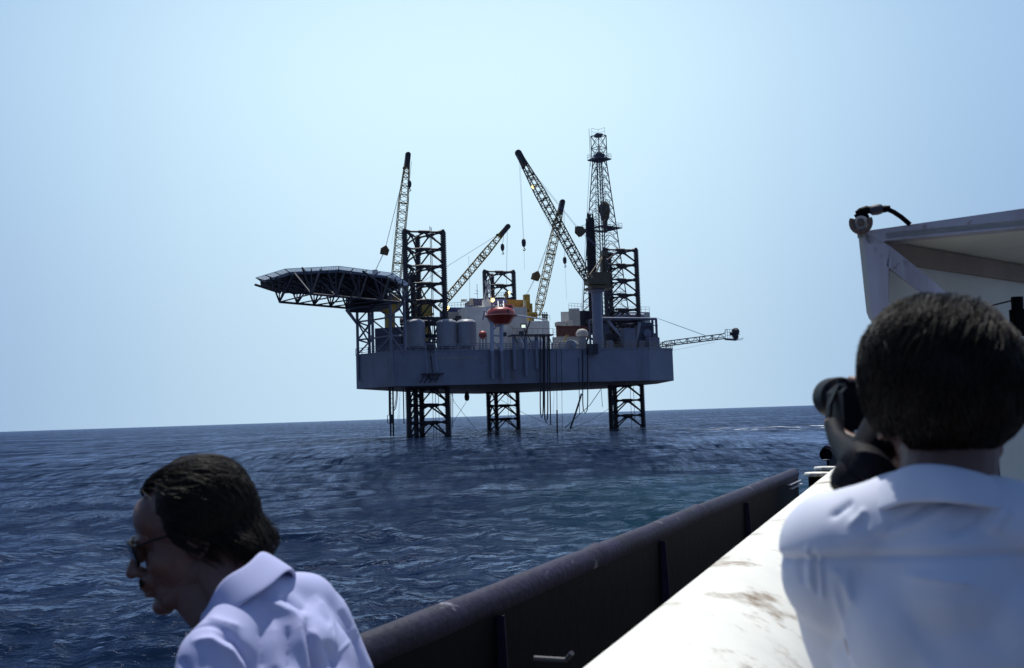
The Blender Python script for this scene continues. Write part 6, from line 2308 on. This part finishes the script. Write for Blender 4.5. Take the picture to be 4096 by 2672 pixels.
# ------------------------------------------------------------------ the white cargo unit on deck
def cargo_unit():
    t = thing('cargo_unit', V(3800, 1700, 5.3, 1.75), 'rust-stained white steel cargo frame with gusset and cream panels at right', 'cargo frame')
    D = 5.0
    k = D / FPX
    az = math.radians(23)
    fr = Vector((math.cos(az), -math.sin(az), 0))          # along the front, to the right (comes nearer)
    bk = Vector((math.sin(az), math.cos(az), 0))           # away
    O = P(3425, 908, D)
    def F(px, py):                                           # point of the photo on the unit's front plane
        r_ = ray(px, py)
        nrm = bk
        tt = (O - CAM).dot(nrm) / r_.dot(nrm)
        return CAM + r_ * tt
    th = bk * 0.10
    b = MB()
    b.prism([F(3452, 925), F(4500, 776), F(4500, 872), F(3545, 962), F(3520, 975), F(3470, 975)], th)
    b.build('top_beam', M['unit'], t)
    b = MB()
    b.prism([F(3452, 926), F(3518, 960), F(3562, 986), F(3555, 1066), F(3553, 1220), F(3565, 1330), F(3520, 1330), F(3488, 1272)], th * 0.9)
    b.build('corner_post', M['unit'], t)
    b = MB()
    b.prism([F(3431, 920), F(3452, 922), F(3488, 1272), F(3484, 1280), F(3476, 1275), F(3466, 1250)], bk * 0.22)
    b.build('edge_plate', M['cream'], t)
    b = MB()
    b.prism([F(3545, 1062), F(3562, 986), F(3700, 1095), F(3860, 1235), F(3960, 1330), F(3800, 1330), F(3680, 1170)], th * 0.8)
    b.build('gusset', M['unit'], t)
    # cream recess behind the frame
    zt = F(3545, 962).z
    a = F(3540, 1000) + bk * 0.10
    r0 = Vector((a.x, a.y, 1.75))
    back = P(4120, 1085, 6.2)
    dirb = Vector((back.x - a.x, back.y - a.y, 0)).normalized()
    far = Vector((a.x, a.y, 0)) + dirb * 3.2
    b = MB()
    b.prism([Vector((a.x, a.y, zt - 0.35)), Vector((far.x, far.y, zt - 0.35)), Vector((far.x, far.y, zt)), Vector((a.x, a.y, zt))], bk * 0.05)
    lo = Vector((a.x, a.y, 0)) + dirb * 0.30
    b.prism([Vector((lo.x, lo.y, 1.77)), Vector((far.x, far.y, 1.77)), Vector((far.x, far.y, zt - 0.353)), Vector((lo.x, lo.y, zt - 0.353))], bk * 0.05)
    b.build('panel', M['unitpanel'], t)
    b = MB()
    b.prism([Vector((a.x, a.y, zt - 0.10)) - bk * 0.004, Vector((far.x, far.y, zt - 0.10)) - bk * 0.004, Vector((far.x, far.y, zt - 0.002)) - bk * 0.004, Vector((a.x, a.y, zt - 0.002)) - bk * 0.004], -bk * 0.07)
    b.build('stiffener', M['unitbrown'], t)
    b = MB()
    p = F(3545, 955); q = F(4500, 862)
    b.prism([Vector((p.x, p.y, zt + 0.01)), Vector((q.x, q.y, zt + 0.01)), Vector((q.x, q.y, zt + 0.01)) + bk * 3, Vector((p.x, p.y, zt + 0.01)) + bk * 3], Z * 0.03)
    b.build('roof', M['unitpanel'], t)
    b = MB()
    b.bar(P(4068, 1188, 5.2), P(4070, 1240, 5.2), 0.030, 12)
    b.bar(P(4070, 1238, 5.2), P(4078, 1345, 5.2), 0.042, 12)
    b.bar(P(3960, 1224, 5.25), P(4048, 1202, 5.25), 0.004, 6)
    b.build('latch', M['bulwark'], t, smooth=True)
    b = MB()
    b.bar(P(3970, 1862, 4.4), P(3980, 1940, 4.4), 0.027, 12)
    b.ball(P(3970, 1860, 4.4), 0.027, 12)
    b.bar(P(3972, 1930, 4.4), P(3995, 1960, 4.4), 0.045, 12)
    b.bar(P(3980, 1935, 4.4), V(3980, 1935, 4.4, 1.75), 0.03, 10)
    b.build('pin_post', M['bulwark'], t, smooth=True)
    # padeye on the corner
    c = F(3446, 896) - bk * 0.02
    b = MB()
    b.lathe(c, [(0.012, -0.02), (0.036, -0.02), (0.036, 0.02), (0.012, 0.02)], 24, bk)
    b.prism([F(3425, 905), F(3462, 905), F(3458, 950), F(3430, 950)], bk * 0.03)
    b.build('padeye', M['cream'], t)
    # sling: shackle, thimble, rope
    s = thing('lifting_sling', F(3440, 890), 'dark shackle and wire sling lying on the cargo frame\'s top left corner', 'sling')
    b = MB()
    b.tube([c + fr * (0.044 * math.cos(x)) + Z * (0.048 * math.sin(x)) - bk * 0.03 for x in np.linspace(PI * 0.85, PI * 2.12, 14)], 0.014, 10)
    b.lathe(c - bk * 0.05, [(0.018, 0), (0.018, 0.10)], 12, bk)
    b.build('shackle', M['rust'], s, smooth=True)
    b = MB()
    b.tube([F(3424, 855), F(3442, 845), F(3466, 838), F(3492, 842), F(3540, 836), F(3562, 833)], 0.020, 10, [0.6, 0.9, 1.0, 0.9, 0.9, 0.7])
    b.tube([F(3420, 868), F(3440, 855), F(3466, 862), F(3472, 880)], 0.012, 8)
    b.build('rope_splice', M['bulwark'], s, smooth=True)
    b = MB()
    q = F(3506, 840)
    b.lathe(q - fr * 0.035, [(0.012, 0), (0.026, 0.012), (0.028, 0.04), (0.024, 0.06), (0.012, 0.07)], 16, (F(3530, 836) - F(3490, 842)))
    b.build('ferrule', M['dark'], s, smooth=True)
    b = MB()
    b.tube([F(3548, 836), F(3575, 848), F(3605, 868), F(3640, 898)], 0.012, 8)
    b.build('wire_rope', M['bulwark'], s, smooth=True)
cargo_unit()
